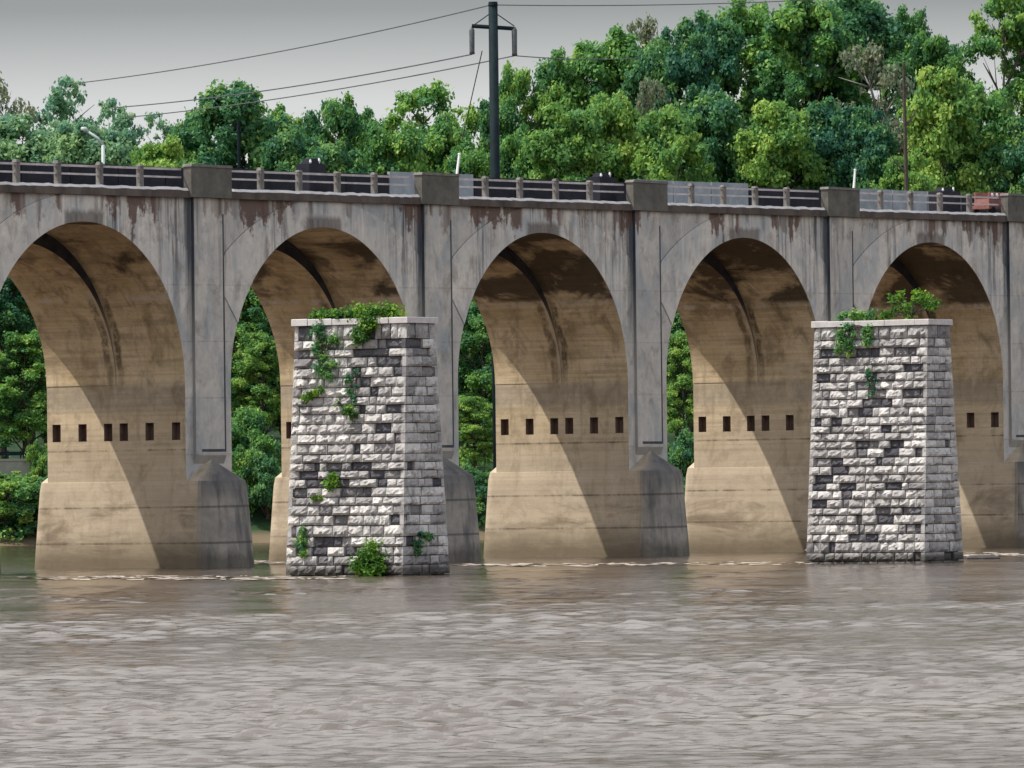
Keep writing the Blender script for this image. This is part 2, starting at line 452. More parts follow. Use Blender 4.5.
def make_span(k):
    cx = (k + 0.5) * P
    near, far = arc(cx, R, R), arc(cx, R - 0.03, R - 0.95)
    YM = 5.1
    m = MB()
    for i in range(NSEG):
        (x0, z0), (x1, z1) = near[i], near[i + 1]
        (u0, w0), (u1, w1) = far[i], far[i + 1]
        A = lambda x, y, z: (x, y, z + zg(x))
        m.poly([A(x0, 0, z0), A(x1, 0, z1), A(x1, 0, ZT), A(x0, 0, ZT)], 0)
        m.poly([A(x0, 0, z0), A(x0, YM, z0), A(x1, YM, z1), A(x1, 0, z1)], 1)
        m.poly([A(u0, YM, w0), A(u1, YM, w1), A(x1, YM, z1), A(x0, YM, z0)], 2)
        m.poly([A(u0, YM, w0), A(u0, D, w0), A(u1, D, w1), A(u1, YM, w1)], 1)
        m.poly([A(u1, D, w1), A(u0, D, w0), A(x0, D, ZT), A(x1, D, ZT)], 0)
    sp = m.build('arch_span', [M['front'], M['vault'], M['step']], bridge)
    # raised ring round the arch, thicker at the haunches
    ring = MB()
    RO, CZ = 16.2, ZS + 10.95 - 16.2
    pr = []
    for i in range(NSEG + 1):
        x, z = near[i]
        th = math.pi * (1 - i / NSEG)
        # outward along the radius to the outer circle
        dx, dz = math.cos(th), math.sin(th)
        b = -(ZS - CZ) * dz
        disc = b * b - ((ZS - CZ) ** 2 - RO ** 2)
        ro = b + math.sqrt(max(disc, 0))
        ro = max(ro, R + 0.4)
        xo, zo = cx + ro * dx, min(ZS + ro * dz, ZT - 0.02)
        lim = P / 2 - 1.62
        if abs(xo - cx) > lim:
            s_ = lim / abs(xo - cx); xo = cx + (xo - cx) * s_
        pr.append(((x, z), (xo, zo)))
    e = -0.05
    for i in range(10, NSEG - 10):
        (a, b), (c, d) = pr[i], pr[i + 1]
        A = lambda q, y: (q[0], y, q[1] + zg(q[0]))
        ring.poly([A(a, e), A(c, e), A(d, e), A(b, e)])
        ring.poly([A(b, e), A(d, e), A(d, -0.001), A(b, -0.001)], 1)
        ring.poly([A(a, -0.001), A(c, -0.001), A(c, e), A(a, e)])
    ring.build('arch_ring', [M['ring'], M['dark_line']], sp)
    # coping with its pale chamfered edge
    c = MB()
    n = 40
    x0, x1 = k * P + 1.955, (k + 1) * P - 1.955
    rr = random.Random(k * 7 + 3)
    ys = [-0.24 - rr.uniform(0, 0.06) for _ in range(n + 1)]
    zs = [ZL + rr.uniform(-0.05, 0.02) for _ in range(n + 1)]
    for i in range(n):
        xa, xb = x0 + (x1 - x0) * i / n, x0 + (x1 - x0) * (i + 1) / n
        ya, yb, za, zb = ys[i], ys[i + 1], zs[i], zs[i + 1]
        A = lambda x, y, z: (x, y, z + zg(x))
        c.poly([A(xa, ya, ZT), A(xb, yb, ZT), A(xb, yb, zb - 0.13), A(xa, ya, za - 0.13)])
        c.poly([A(xa, ya, za - 0.13), A(xb, yb, zb - 0.13), A(xb, yb + 0.13, zb + 0.03), A(xa, ya + 0.13, za + 0.03)], 1)
        c.poly([A(xa, ya + 0.13, za + 0.03), A(xb, yb + 0.13, zb + 0.03), A(xb, 0.90, ZL - 0.02), A(xa, 0.90, ZL - 0.02)])
        c.poly([A(xa, ya, ZT), A(xa, 0.0, ZT), A(xb, 0.0, ZT), A(xb, yb, ZT)])
    c.build('coping', [M['coping'], M['lip']], bridge)
    # railing: four posts and two rails
    for q in range(4):
        px = k * P + 1.95 + (q + 1) * (P - 3.9) / 5 + rr.uniform(-0.08, 0.08)
        pm = MB()
        g0 = zg(px)
        pm.box(px - 0.17, px + 0.17, 0.19, 0.47, ZL + g0 - 0.08, ZL + g0 + 1.18)
        pm.box(px - 0.20, px + 0.20, 0.15, 0.51, ZL + g0 + 1.18, ZL + g0 + 1.32 + rr.uniform(-0.03, 0.05), top=0.6)
        pm.build('railing_post', M['post'], bridge)
    for zz, hh in ((1.04, 0.12), (0.58, 0.10)):
        rm = MB()
        rm.box(x0, x1, 0.28, 0.40, ZL + zz, ZL + zz + hh, g=zg)
        rm.build('rail', M['rail'], bridge)
    # far parapet seen between the rails
    for q in range(5):
        xa = k * P + q * P / 5 + 0.05
        xb = xa + P / 5 - 0.1
        pale = (q * 3 + k * 2) % 5 in (1, 3) and k >= 1
        hgt = rr.uniform(2.0, 2.12) if pale else rr.uniform(1.80, 1.92)
        fm = MB()
        fm.box(xa, xb, D - 0.2, D, ZL - 0.4, ZL + hgt, g=zg)
        o = fm.build('far_parapet_panel', M['panel_pale'] if pale else M['panel_dark'], bridge)
        o['label'] = 'pale grey panel of the far parapet' if pale else 'dark panel of the far parapet'
    d = MB()
    d.box(k * P, (k + 1) * P, 0.91, D - 0.25, ZT + 0.01, ZT + 0.5, g=zg)
    d.build('track_bed', M['ballast'], bridge)


def make_pier(k):
    xc = k * P
    g0 = zg(xc)
    HW = P / 2 - R
    zb, zt = 4.6, ZT
    m = MB()
    x0, x1 = xc - HW, xc + HW
    # flank facing upstream-left with two groups of three weep holes
    yc = D / 2
    cent = sorted([yc + s * d for s in (-1, 1) for d in (0.58, 2.50, 4.45)])
    yb = [0.0]
    for c in cent: yb += [c - 0.31, c + 0.31]
    yb.append(D)
    zbk = [zb + g0, 7.45 + g0, 8.48 + g0, ZS + zg(x0)]
    for i in range(len(yb) - 1):
        for j in range(3):
            if j == 1 and i % 2 == 1:
                a, b, c, d = yb[i], yb[i + 1], zbk[1], zbk[2]
                xr = x0 + 0.5
                q = [(x0, a, c), (x0, b, c), (x0, b, d), (x0, a, d)]
                r = [(xr, a, c), (xr, b, c), (xr, b, d), (xr, a, d)]
                m.poly(r[::-1], 1)
                for s in range(4):
                    m.poly([q[s], q[(s + 1) % 4], r[(s + 1) % 4], r[s]], 1)
                continue
            m.poly([(x0, yb[i], zbk[j]), (x0, yb[i], zbk[j + 1]), (x0, yb[i + 1], zbk[j + 1]), (x0, yb[i + 1], zbk[j])], 0)
    gt0, gt1 = zg(x0), zg(x1)
    m.poly([(x1, 0, zb + g0), (x1, D, zb + g0), (x1, D, ZS + gt1), (x1, 0, ZS + gt1)], 0)
    m.poly([(x0, 0, zb + g0), (x1, 0, zb + g0), (x1, 0, zt + gt1), (x0, 0, zt + gt0)], 2)
    m.poly([(x1, D, zb + g0), (x0, D, zb + g0), (x0, D, zt + gt0), (x1, D, zt + gt1)], 2)
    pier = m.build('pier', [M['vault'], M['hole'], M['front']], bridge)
    # pilaster
    p = MB()
    pw = 1.45
    z0, z1 = 6.55 + g0, ZT + g0 + 0.0
    y0 = -0.20
    a0, a1 = xc - pw, xc + pw
    p.poly([(a0, y0, z0), (a1, y0, z0), (a1, y0, z1), (a0, y0, z1)], 0)
    p.poly([(a0, -0.002, z0), (a0, y0, z0), (a0, y0, z1), (a0, -0.002, z1)], 1)
    p.poly([(a1, y0, z0), (a1, -0.002, z0), (a1, -0.002, z1), (a1, y0, z1)], 1)
    p.poly([(a0, -0.002, z0 - 0.5), (a1, -0.002, z0 - 0.5), (a1, y0, z0), (a0, y0, z0)], 1)
    p.poly([(a0, -0.002, z0), (a0, -0.002, z0 - 0.5), (a0, y0, z0)], 1)
    p.poly([(a1, -0.002, z0), (a1, y0, z0), (a1, -0.002, z0 - 0.5)], 1)
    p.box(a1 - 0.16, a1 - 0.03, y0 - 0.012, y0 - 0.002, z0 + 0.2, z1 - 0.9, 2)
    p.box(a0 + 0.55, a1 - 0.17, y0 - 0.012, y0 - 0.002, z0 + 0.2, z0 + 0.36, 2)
    p.build('pilaster', [M['front'], M['side'], M['dark_line']], pier)
    # base with rounded cutwaters at both ends
    b = MB()
    NA = 20
    def outline(r, z, e=1.6):
        pts = []
        for i in range(NA + 1):
            th = math.pi + math.pi * i / NA
            pts.append((xc + r * math.cos(th), -0.7 + r / 2.6 * e * math.sin(th), z))
        for i in range(NA + 1):
            th = math.pi * i / NA
            pts.append((xc + r * math.cos(th), D + 0.2 + r / 2.6 * e * math.sin(th), z))
        return pts
    n_nose = NA
    kk = 0.55 if k < 0 else 1.0
    rings = [outline(2.75, -3.0, 1.75 * kk), outline(2.60, 0.0, 1.65 * kk), outline(2.30, 4.55 + g0, 1.32 * kk), outline(2.218, 5.05 + g0, 1.2 * kk)]
    ids = [[b.vert(q) for q in rg] for rg in rings]
    n = len(ids[0])
    for A, B in zip(ids, ids[1:]):
        for i in range(n):
            j = (i + 1) % n
            nose = i < NA
            b.face((A[i], A[j], B[j], B[i]), 1 if (nose and i >= 3) else 0)
    # ledge and half cones of the noses
    top = ids[-1]
    ap0 = b.vert((xc, -0.22, 6.30 + g0)); ap1 = b.vert((xc, D + 0.30, 6.30 + g0))
    for i in range(NA): b.face((top[i], top[i + 1], ap0), 1 if i >= 2 else 0)
    for i in range(NA + 1, 2 * NA + 1): b.face((top[i], top[i + 1], ap1), 0)
    b.face((top[NA], top[NA + 1], ap1, ap0), 0)
    b.face((top[2 * NA + 1], top[0], ap0, ap1), 0)
    b.build('pier_base', [M['base'], M['base']], pier)
    # block in the parapet above the pilaster
    bl = MB()
    bl.box(xc - 1.95, xc + 1.95, -0.44, 0.12, ZT + 0.02 + g0, ZL + 1.22 + g0)
    bl.box(xc - 2.02, xc + 2.02, -0.50, 0.18, ZL + 1.22 + g0, ZL + 1.38 + g0, 1, top=0.95)
    bl.build('parapet_block', [M['block'], M['post']], bridge)


for k in range(-2, 6): make_span(k)
for k in range(-1, 6): make_pier(k)

# small things standing on the deck behind the railing
def deck_point(u, depth_back=2.2):
    # along the bridge at the column u, standing behind the near railing
    best = None
    for i in range(4000):
        x = -40 + i * 0.05
        p = Vector((x, depth_back, ZT + 0.5))
        d = p - CAM
        uu = CX + F_PX * d.dot(CRT) / d.dot(FWD)
        if best is None or abs(uu - u) < best[0]: best = (abs(uu - u), x)
    return best[1]

for u, w, hh, lab in ((311, 1.7, 2.35, 'tall dark chest with white knobs behind the railing above the second arch'),
                     (602, 1.9, 2.15, 'low dark equipment chest with white knobs on the deck, above the third arch'),
                     (945, 2.6, 2.0, 'wide dark chest with white knobs on the deck beside the red trolley')):
    x = deck_point(u)
    z = ZT + 0.5 + zg(x)
    e = empty('equipment_chest', (x, 2.2, z - 0.15), lab, 'chest', 'equipment chests on the bridge deck')
    b = MB(); b.box(-w * .5, w * .5, -0.5, 0.5, 0, hh * 0.86); b.box(-w * .3, w * .36, -0.4, 0.4, hh * 0.86, hh, top=0.7)
    b.build('body', M['panel_dark'], e)
    for q in (-0.30, 0.22):
        kb = MB(); kb.tube([(q * w, -0.35, hh * 0.86), (q * w, -0.35, hh * 0.93 + 0.2 * q), (q * w, -0.35, hh * 0.93 + 0.16 + 0.2 * q)], [0.03, 0.085, 0.04], 8)
        kb.build('knob', M['white'], e)
for u, tilt, lab in ((454, 0.22, 'slanted white post on the deck just right of the block left of the utility pole'),
                     (852, 0.16, 'slanted white post on the deck behind the fourth visible parapet block')):
    x = deck_point(u, 1.6); z = ZT + 0.5 + zg(x)
    b = MB(); b.tube([(0, 0, 0), (tilt * 2.4 * 1.2, 0, 2.75)], [0.10, 0.07], 8)
    b.tube([(tilt * 2.4 * 1.2, 0, 2.75), (tilt * 2.5 * 1.2, 0, 2.85)], [0.10, 0.09], 8)
    tag(b.build('marker_post', M['white'], None, loc=(x, 1.6, z)), lab, 'post', 'slanted white posts on the bridge')
x = deck_point(992, 2.0); z = ZT + 0.5 + zg(x)
tr = empty('track_trolley', (x, 2.0, z), 'faded red trolley with white lamps on the track near the last parapet block', 'trolley')
b = MB(); b.box(-1.5, 1.5, -0.7, 0.7, 0.45, 0.7); b.box(-1.35, 1.35, -0.6, 0.6, 0.7, 1.15, top=0.96); b.box(-1.30, 1.30, -0.62, -0.5, 1.15, 1.62); b.box(-1.30, 1.30, 0.5, 0.62, 1.15, 1.62); b.build('body', M['redpaint'], tr)
for q in (-1, 1):
    for s in (-1, 1):
        w = MB(); w.tube([(q * 0.95, s * 0.62, 0.3), (q * 0.95, s * 0.76, 0.3)], 0.3, 12); w.build('wheel', M['panel_dark'], tr)
for q in (-1.0, -0.35, 0.4, 1.0):
    w = MB(); w.tube([(q, -0.62, 1.42), (q, -0.72, 1.42)], [0.13, 0.11], 10); w.build('lamp', M['white'], tr)

# ------------------------------------------------------------------ the two old masonry piers
def stone_pier(corner, zt, lx, ly, tx, ty, seed, label):
    """corner: foot of the near edge (-x, -y); lx, ly foot size; tx, ty head size"""
    rr = random.Random(seed)
    cx, cy = corner[0] + lx / 2, corner[1] + ly / 2
    root = empty('masonry_pier', (cx, cy, 0), label, 'bridge pier', 'abandoned stone piers in the river')
    def half(z):
        f = min(max(z / zt, -0.12), 1)
        return (lx + (tx - lx) * f) / 2, (ly + (ty - ly) * f) / 2
    core = MB()
    rings = []
    for z in (-1.6, zt - 0.02):
        hx, hy = half(z); hx -= 0.22; hy -= 0.22
        rings.append([(-hx, -hy, z), (hx, -hy, z), (hx, hy, z), (-hx, hy, z)])
    core.loft(rings, 0)
    core.build('rubble_core', M['mortar'], root)
    m = MB()
    z = -0.9
    zc = []
    while z < zt - 0.2:
        h = rr.uniform(0.40, 0.53) * (1.12 if z < 2 else 1.0)
        if zt - (z + h) < 0.35: h = zt - z
        zc.append((z, z + h)); z += h
    # the dirt patches cluster: keep a few centres
    patches = [(rr.uniform(-0.9, 0.9), rr.uniform(0.5, zt)) for _ in range(9)]
    for (za, zb) in zc:
        for side in range(4):
            hxa, hya = half(za); hxb, hyb = half(zb)
            L = hya if side in (0, 2) else hxa
            s = -1.0
            first = True
            while s < 1.0 - 1e-6:
                ln = rr.uniform(0.35, 1.25) if side in (0, 2) else rr.uniform(0.5, 1.5)
                e = s + ln / L
                if (1.0 - e) * L < 0.45: e = 1.0
                zm = (za + zb) / 2
                near = min(abs(zm - pz) / 1.3 + abs((s + e) / 2 - px) / 0.30 for px, pz in patches)
                dark = rr.random() < (0.45 if near < 1.0 else 0.13) and za > 0
                if side == 1: dark = rr.random() < 0.07
                tone = rr.uniform(0.0, 0.27) if dark else (rr.uniform(0.22, 0.45) if rr.random() < 0.25 else rr.uniform(0.45, 1.0))
                rec = -0.15 if dark else rr.uniform(-0.05, 0.02)
                rough = 0.05 if dark else rr.uniform(0.04, 0.13)
                if side in (1,): rough *= 0.55
                nx = max(3, int(round((e - s) * L / 0.15))); nz = 4
                gap = rr.uniform(0.012, 0.03) / L; gz = rr.uniform(0.012, 0.028)
                grid = []
                for j in range(nz + 1):
                    row = []
                    tz = j / nz
                    zz = za + gz + (zb - za - 2 * gz) * tz
                    f = (zz - za) / (zb - za)
                    hx, hy = hxa + (hxb - hxa) * f, hya + (hyb - hya) * f
                    for i in range(nx + 1):
                        ss = s + gap + (e - s - 2 * gap) * i / nx
                        rim = i in (0, nx) or j in (0, nz)
                        off = rec - 0.03 if rim else rec + rough * max(0.0, rr.gauss(0.85, 0.45)) * (1.35, 1.05, 0.45)[j - 1]
                        off *= 1.0 if abs(ss) < 1 - 0.3 / L else 0.35
                        if not rim:
                            ss += rr.uniform(-0.25, 0.25) * (e - s) / nx
                        if side == 0: q = (-hx - off, -ss * hy, zz)
                        elif side == 1: q = (ss * hx, -hy - off, zz)
                        elif side == 2: q = (hx + off, ss * hy, zz)
                        else: q = (-ss * hx, hy + off, zz)
                        row.append(m.vert(q))
                    grid.append(row)
                for j in range(nz):
                    for i in range(nx):
                        m.face((grid[j][i], grid[j][i + 1], grid[j + 1][i + 1], grid[j + 1][i]), 0, tone)
                # return faces back to the core
                def inner(vid):
                    q = m.v[vid]
                    d = 0.24
                    if side == 0: return m.vert((q[0] + d, q[1], q[2]))
                    if side == 1: return m.vert((q[0], q[1] + d, q[2]))
                    if side == 2: return m.vert((q[0] - d, q[1], q[2]))
                    return m.vert((q[0], q[1] - d, q[2]))
                loop = grid[0][:-1] + [r[-1] for r in grid[:-1]] + grid[-1][:0:-1] + [r[0] for r in grid[:0:-1]]
                inn = [inner(v) for v in loop]
                for q in range(len(loop)):
                    w = (q + 1) % len(loop)
                    m.face((loop[w], loop[q], inn[q], inn[w]), 0, tone * 0.8)
                s = e
    m.build('masonry', M['stone'], root, tone=True)
    # cap of big slabs
    hx, hy = half(zt)
    hx += 0.12; hy += 0.12
    cuts = [-hy, -hy + 0.9 + rr.random() * 0.3, -hy * 0.25, hy * 0.3, hy * 0.72, hy]
    for a, b in zip(cuts, cuts[1:]):
        c = MB(); d = rr.uniform(-0.03, 0.03); dx = rr.uniform(-0.03, 0.03)
        w = 0.03
        z1 = zt + 0.32 + d
        pts = [(-hx + dx, a + 0.01), (hx + dx, a + 0.01), (hx + dx, b - 0.01), (-hx + dx, b - 0.01)]
        ins = [(-hx + dx + w, a + 0.03), (hx + dx - w, a + 0.03), (hx + dx - w, b - 0.03), (-hx + dx + w, b - 0.03)]
        c.loft([[(x_, y_, zt) for x_, y_ in pts], [(x_, y_, z1 - w) for x_, y_ in pts], [(x_, y_, z1) for x_, y_ in ins]], 0, True, True)
        c.build('cap_slab', M['cap'], root)
    return root, half


pa = site(403, 576, 360); pb = site(924.5, 563, 391)
ZA, ZB = 12.75, 13.05
pierA, halfA = stone_pier(pa, ZA, 4.1, 7.4, 2.45, 7.05, 4, 'old stone block pier with ivy over its cap and a green bush at its waterline')
pierB, halfB = stone_pier(pb, ZB, 4.15, 7.7, 2.3, 7.4, 9, 'old stone block pier with a leafy sapling on its cap, standing beside the last arch')

# ------------------------------------------------------------------ foliage
def leaf_mesh(name, mat, centers, radii, per, size, seed, squash=0.8, tones=None, up=0.35):
    g = np.random.default_rng(seed)
    centers = np.asarray(centers, float); radii = np.asarray(radii, float)
    cnt = np.maximum(4, (per * np.clip(radii / radii.mean(), 0.4, 2.0) ** 2)).astype(int)
    idx = np.repeat(np.arange(len(centers)), cnt)
    n = len(idx)
    d = g.normal(size=(n, 3)); d /= np.linalg.norm(d, axis=1)[:, None]
    rad = radii[idx] * np.clip(np.abs(g.normal(0.78, 0.36, n)), 0.1, 1.75)
    p = centers[idx] + d * rad[:, None] * np.array([1, 1, squash])
    nm = d * 0.55 + np.array([0, 0, up]) + g.normal(size=(n, 3)) * 0.50
    nm /= np.linalg.norm(nm, axis=1)[:, None]
    t = np.cross(nm, g.normal(size=(n, 3))); t /= np.linalg.norm(t, axis=1)[:, None] + 1e-9
    b = np.cross(nm, t)
    s = size * g.uniform(0.6, 1.25, n)[:, None]
    v = np.empty((n, 4, 3))
    v[:, 0] = p + t * s; v[:, 1] = p + b * s * 0.62 - nm * s * 0.12
    v[:, 2] = p - t * s; v[:, 3] = p - b * s * 0.62 - nm * s * 0.12
    me = bpy.data.meshes.new(name)
    me.vertices.add(n * 4); me.vertices.foreach_set('co', v.reshape(-1))
    me.loops.add(n * 4); me.loops.foreach_set('vertex_index', np.arange(n * 4, dtype=np.int32))
    me.polygons.add(n)
    me.polygons.foreach_set('loop_start', np.arange(0, n * 4, 4, dtype=np.int32))
    me.polygons.foreach_set('loop_total', np.full(n, 4, dtype=np.int32))
    me.materials.append(mat)
    ct = g.uniform(0.1, 0.9, len(centers)) if tones is None else np.asarray(tones)
    at = me.attributes.new('tone', 'FLOAT', 'FACE')
    at.data.foreach_set('value', np.clip(ct[idx] + g.normal(size=n) * 0.20, 0, 1.1).astype(np.float32))
    me.update(calc_edges=True)
    return me


def crown_layout(seed, height, radius, z0, shape, density=1.0):
    """clump centres on the skin of several big lobes: returns centres, radii, lobe list"""
    g = np.random.default_rng(seed)
    lobes = []
    nl = {'dome': 17, 'tall': 16, 'open': 12, 'shrub': 8, 'column': 11}[shape]
    for i in range(nl):
        f = (i + 0.5) / nl
        z = z0 + (height - z0) * (0.10 + 0.80 * f)
        if shape == 'dome': env = max(0.1, 1.05 - ((f - 0.42) / 0.72) ** 2)
        elif shape == 'tall': env = max(0.1, 1.0 - ((f - 0.32) / 0.85) ** 2)
        elif shape == 'column': env = 0.75 * math.sin(math.pi * (0.2 + 0.68 * f)) ** 0.5
        elif shape == 'shrub': env = math.cos(f * 1.25) ** 0.6
        else: env = math.sin(math.pi * (0.20 + 0.70 * f)) ** 0.7
        a = i * 2.4 + g.uniform(-0.5, 0.5)
        rr = radius * env * g.uniform(0.40, 0.85)
        lr = radius * g.uniform(0.24, 0.46) * (0.8 if shape == 'open' else 1)
        lobes.append((math.cos(a) * rr, math.sin(a) * rr, z, lr))
    lobes.append((g.uniform(-.2, .2) * radius, g.uniform(-.2, .2) * radius, height - radius * 0.45, radius * 0.42))
    cs, rs = [], []
    for (x, y, z, r) in lobes:
        n = int(11 * density * (r / (radius * 0.38)) ** 2) + 3
        for _ in range(n):
            d = g.normal(size=3); d /= np.linalg.norm(d)
            if d[2] < -0.45: d[2] *= -1
            k = g.uniform(0.70, 1.0) if g.uniform() < 0.72 else g.uniform(1.0, 1.30)
            small = 1.0 if k <= 1.0 else 0.72
            cs.append((x + d[0] * r * k, y + d[1] * r * k, z + d[2] * r * k * 0.9))
            rs.append(radius * g.uniform(0.06, 0.185) * small)
    cs = np.array(cs); rs = np.array(rs)
    ext = np.percentile(np.hypot(cs[:, 0], cs[:, 1]) + rs, 97)
    k = radius / ext; kz = (height - z0) / ((cs[:, 2] + rs * .7).max() - z0)
    cs[:, :2] *= k; cs[:, 2] = z0 + (cs[:, 2] - z0) * kz
    lobes = [(x * k, y * k, z0 + (z - z0) * kz, r) for x, y, z, r in lobes]
    return cs, rs, lobes


def trunk_mesh(name, seed, height, r0, lobes, mat, z_branch):
    rr = random.Random(seed)
    m = MB()
    pts = [(rr.uniform(-.2, .2) * (i > 0), rr.uniform(-.2, .2) * (i > 0), height * 0.86 * i / 7 - (0.8 if i == 0 else 0)) for i in range(8)]
    m.tube(pts, [r0 * (1 - 0.86 * i / 7) for i in range(8)], 7)
    for (x, y, z, r) in lobes:
        zs = max(z_branch, z - (math.hypot(x, y)) * 0.9 - 1.0)
        mid = (x * 0.5 + rr.uniform(-.3, .3), y * 0.5 + rr.uniform(-.3, .3), zs + (z - zs) * 0.62)
        m.tube([(0, 0, zs), mid, (x, y, z)], [r0 * 0.36, r0 * 0.24, r0 * 0.09], 5)
        for _ in range(3):
            m.tube([mid, (x + rr.uniform(-1, 1) * r, y + rr.uniform(-1, 1) * r, z + rr.uniform(-.3, .8) * r)], [r0 * 0.13, r0 * 0.04], 4)
    o = m.build(name, mat, smooth=True)
    me = o.data
    bpy.data.objects.remove(o)
    return me


TREES = {}
def variant(key, shape, leafmat, seed, density=1.25, per=170, size=0.205, bark='bark', radius=6.0, H=24.0, z0=4.0):
    cs, rs, lobes = crown_layout(seed, H, radius, z0, shape, density)
    TREES[key] = (leaf_mesh(key + '_leaves', M[leafmat], cs, rs, per, size, seed + 50, 0.68),
                  trunk_mesh(key + '_wood', seed, H, 0.42, lobes, M[bark], z0 * 0.8), H, radius)

variant('dome_dark', 'dome', 'leaf_dark', 1)
variant('dome_mid', 'dome', 'leaf_mid', 2)
variant('dome_mid2', 'dome', 'leaf_mid', 12)
variant('tall_mid', 'tall', 'leaf_mid', 3)
variant('tall_dark', 'tall', 'leaf_dark', 4)
variant('light', 'dome', 'leaf_light', 5)
variant('light2', 'tall', 'leaf_light', 15)
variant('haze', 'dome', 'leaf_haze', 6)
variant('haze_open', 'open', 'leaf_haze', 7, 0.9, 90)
variant('open_mid', 'open', 'leaf_mid', 8, 0.95, 100)
variant('dry', 'open', 'leaf_dry', 9, 0.7, 55, 0.22, 'greybark')
variant('shrub_mid', 'shrub', 'leaf_mid', 10, 1.4, 120, 0.20, radius=5.0, H=8.0, z0=0.4)
variant('shrub_light', 'shrub', 'leaf_light', 11, 1.4, 120, 0.20, radius=5.0, H=8.0, z0=0.4)
variant('shrub_dark', 'shrub', 'leaf_dark', 14, 1.4, 120, 0.20, radius=5.0, H=8.0, z0=0.4)

ZBANK = 646.0
def smooth(a, b, x):
    t = min(max((x - a) / (b - a), 0), 1); return t * t * (3 - 2 * t)

def ground(lat, depth):
    d = depth - ZBANK - 3 * math.sin(lat * 0.11) - 2 * math.sin(lat * 0.31 + 1)
    hm = 13 + 17 * smooth(-15, 35, lat) + 10 * smooth(40, 160, lat)
    h = -2.5 + 3.0 * smooth(-12, 3, d) + 6.5 * smooth(0, 16, d) + hm * smooth(28, 110, d)
    return h + 0.25 * math.sin(lat * 0.7 + depth * 0.5) * smooth(4, 20, d)


def plant(key, u, vtop, depth, width_px, label, group=None, name='tree', cat='tree', seed=0):
    leaves, wood, H, Rr = TREES[key]
    p = site(u, vtop, depth)
    lat = (p - CAM).dot(RT); dd = (p - CAM).dot(FH)
    zb = ground(lat, dd) - 0.2
    root = empty(name, (p.x, p.y, zb), label, cat, group)
    sz = (p.z - zb) / H
    sx = width_px / 2 * 1.22 * depth / F_PX / Rr
    root.scale = (sx, sx, sz)
    root.rotation_euler = (0, 0, random.Random(int(u * 7 + vtop)).uniform(0, 6.28))
    for nm, me in (('crown', leaves), ('trunk', wood)):
        o = bpy.data.objects.new(nm, me); col.objects.link(o); o.parent = root
    return root


G1 = 'trees on the skyline beyond the bridge'
sky_trees = [
    ('dry', 4, 74, 700, 84, 'sparse greyish tree at the far end of the skyline above the first arch'),
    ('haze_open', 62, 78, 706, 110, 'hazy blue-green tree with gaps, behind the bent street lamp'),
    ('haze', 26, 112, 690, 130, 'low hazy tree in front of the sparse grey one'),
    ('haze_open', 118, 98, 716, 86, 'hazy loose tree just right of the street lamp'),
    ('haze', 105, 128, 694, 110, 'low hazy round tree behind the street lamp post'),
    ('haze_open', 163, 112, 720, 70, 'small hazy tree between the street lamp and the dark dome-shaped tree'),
    ('light', 152, 136, 672, 100, 'bright green bushy tree directly left of the first large parapet block'),
    ('dome_dark', 243, 81, 690, 132, 'dark dome-shaped tree rising over the first large parapet block'),
    ('dome_mid', 196, 112, 702, 72, 'small mid green tree leaning on the dark dome-shaped tree'),
    ('tall_mid', 331, 93, 694, 76, 'narrow pointed green tree beside the dark dome-shaped tree'),
    ('dome_mid2', 374, 108, 700, 80, 'low rounded green tree between the pointed tree and the gappy broad one'),
    ('open_mid', 424, 80, 696, 120, 'broad gappy green tree with sky showing through, left of the utility pole'),
    ('dome_mid', 392, 122, 684, 100, 'low leafy tree in front of the broad gappy tree'),
    ('open_mid', 480, 104, 704, 76, 'thin tree right behind the utility pole'),
    ('dome_mid2', 470, 140, 684, 90, 'low tree at the foot of the utility pole'),
    ('tall_mid', 522, 62, 700, 66, 'upright green tree immediately right of the utility pole'),
    ('dome_mid', 562, 50, 704, 92, 'rounded green tree second to the right of the utility pole'),
    ('dome_mid2', 607, 27, 706, 116, 'large mid green tree where the skyline steps up right of the pole'),
    ('dry', 652, 14, 712, 70, 'feathery pale tree top sticking out of the rising skyline'),
    ('tall_dark', 652, 30, 702, 96, 'tall dark tree below the feathery pale top'),
    ('dome_dark', 700, 10, 700, 104, 'dark green rounded tree above the third large parapet block'),
    ('dome_mid', 752, -3, 706, 116, 'large green tree left of the highest crown'),
    ('dome_mid2', 806, -14, 700, 130, 'highest broad green crown on the wooded hill'),
    ('tall_dark', 866, -16, 706, 120, 'tall dark crown next to the highest one, over the grey dry tree'),
    ('dome_mid', 912, 6, 720, 70, 'mid green crown beside the sky gap at the hill top'),
    ('tall_mid', 938, 30, 708, 76, 'upright green tree below the sky gap'),
    ('open_mid', 1004, -14, 704, 104, 'tall loose tree right of the sky gap'),
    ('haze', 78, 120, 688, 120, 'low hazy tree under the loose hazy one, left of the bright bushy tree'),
    ('dome_mid2', 446, 116, 690, 96, 'low full tree filling the gap below the broad gappy tree'),
    ('dome_mid', 500, 96, 698, 80, 'full green tree half hidden by the utility pole'),
    ('dome_mid2', 283, 104, 702, 76, 'small green tree squeezed between the dome-shaped and pointed trees'),
    ('tall_mid', 1052, -12, 706, 110, 'tall green tree at the very edge of the wooded hill'),
]
for s in sky_trees: plant(s[0], s[1], s[2], s[3], s[4], s[5], G1)
G2 = 'lower trees just behind the railing'
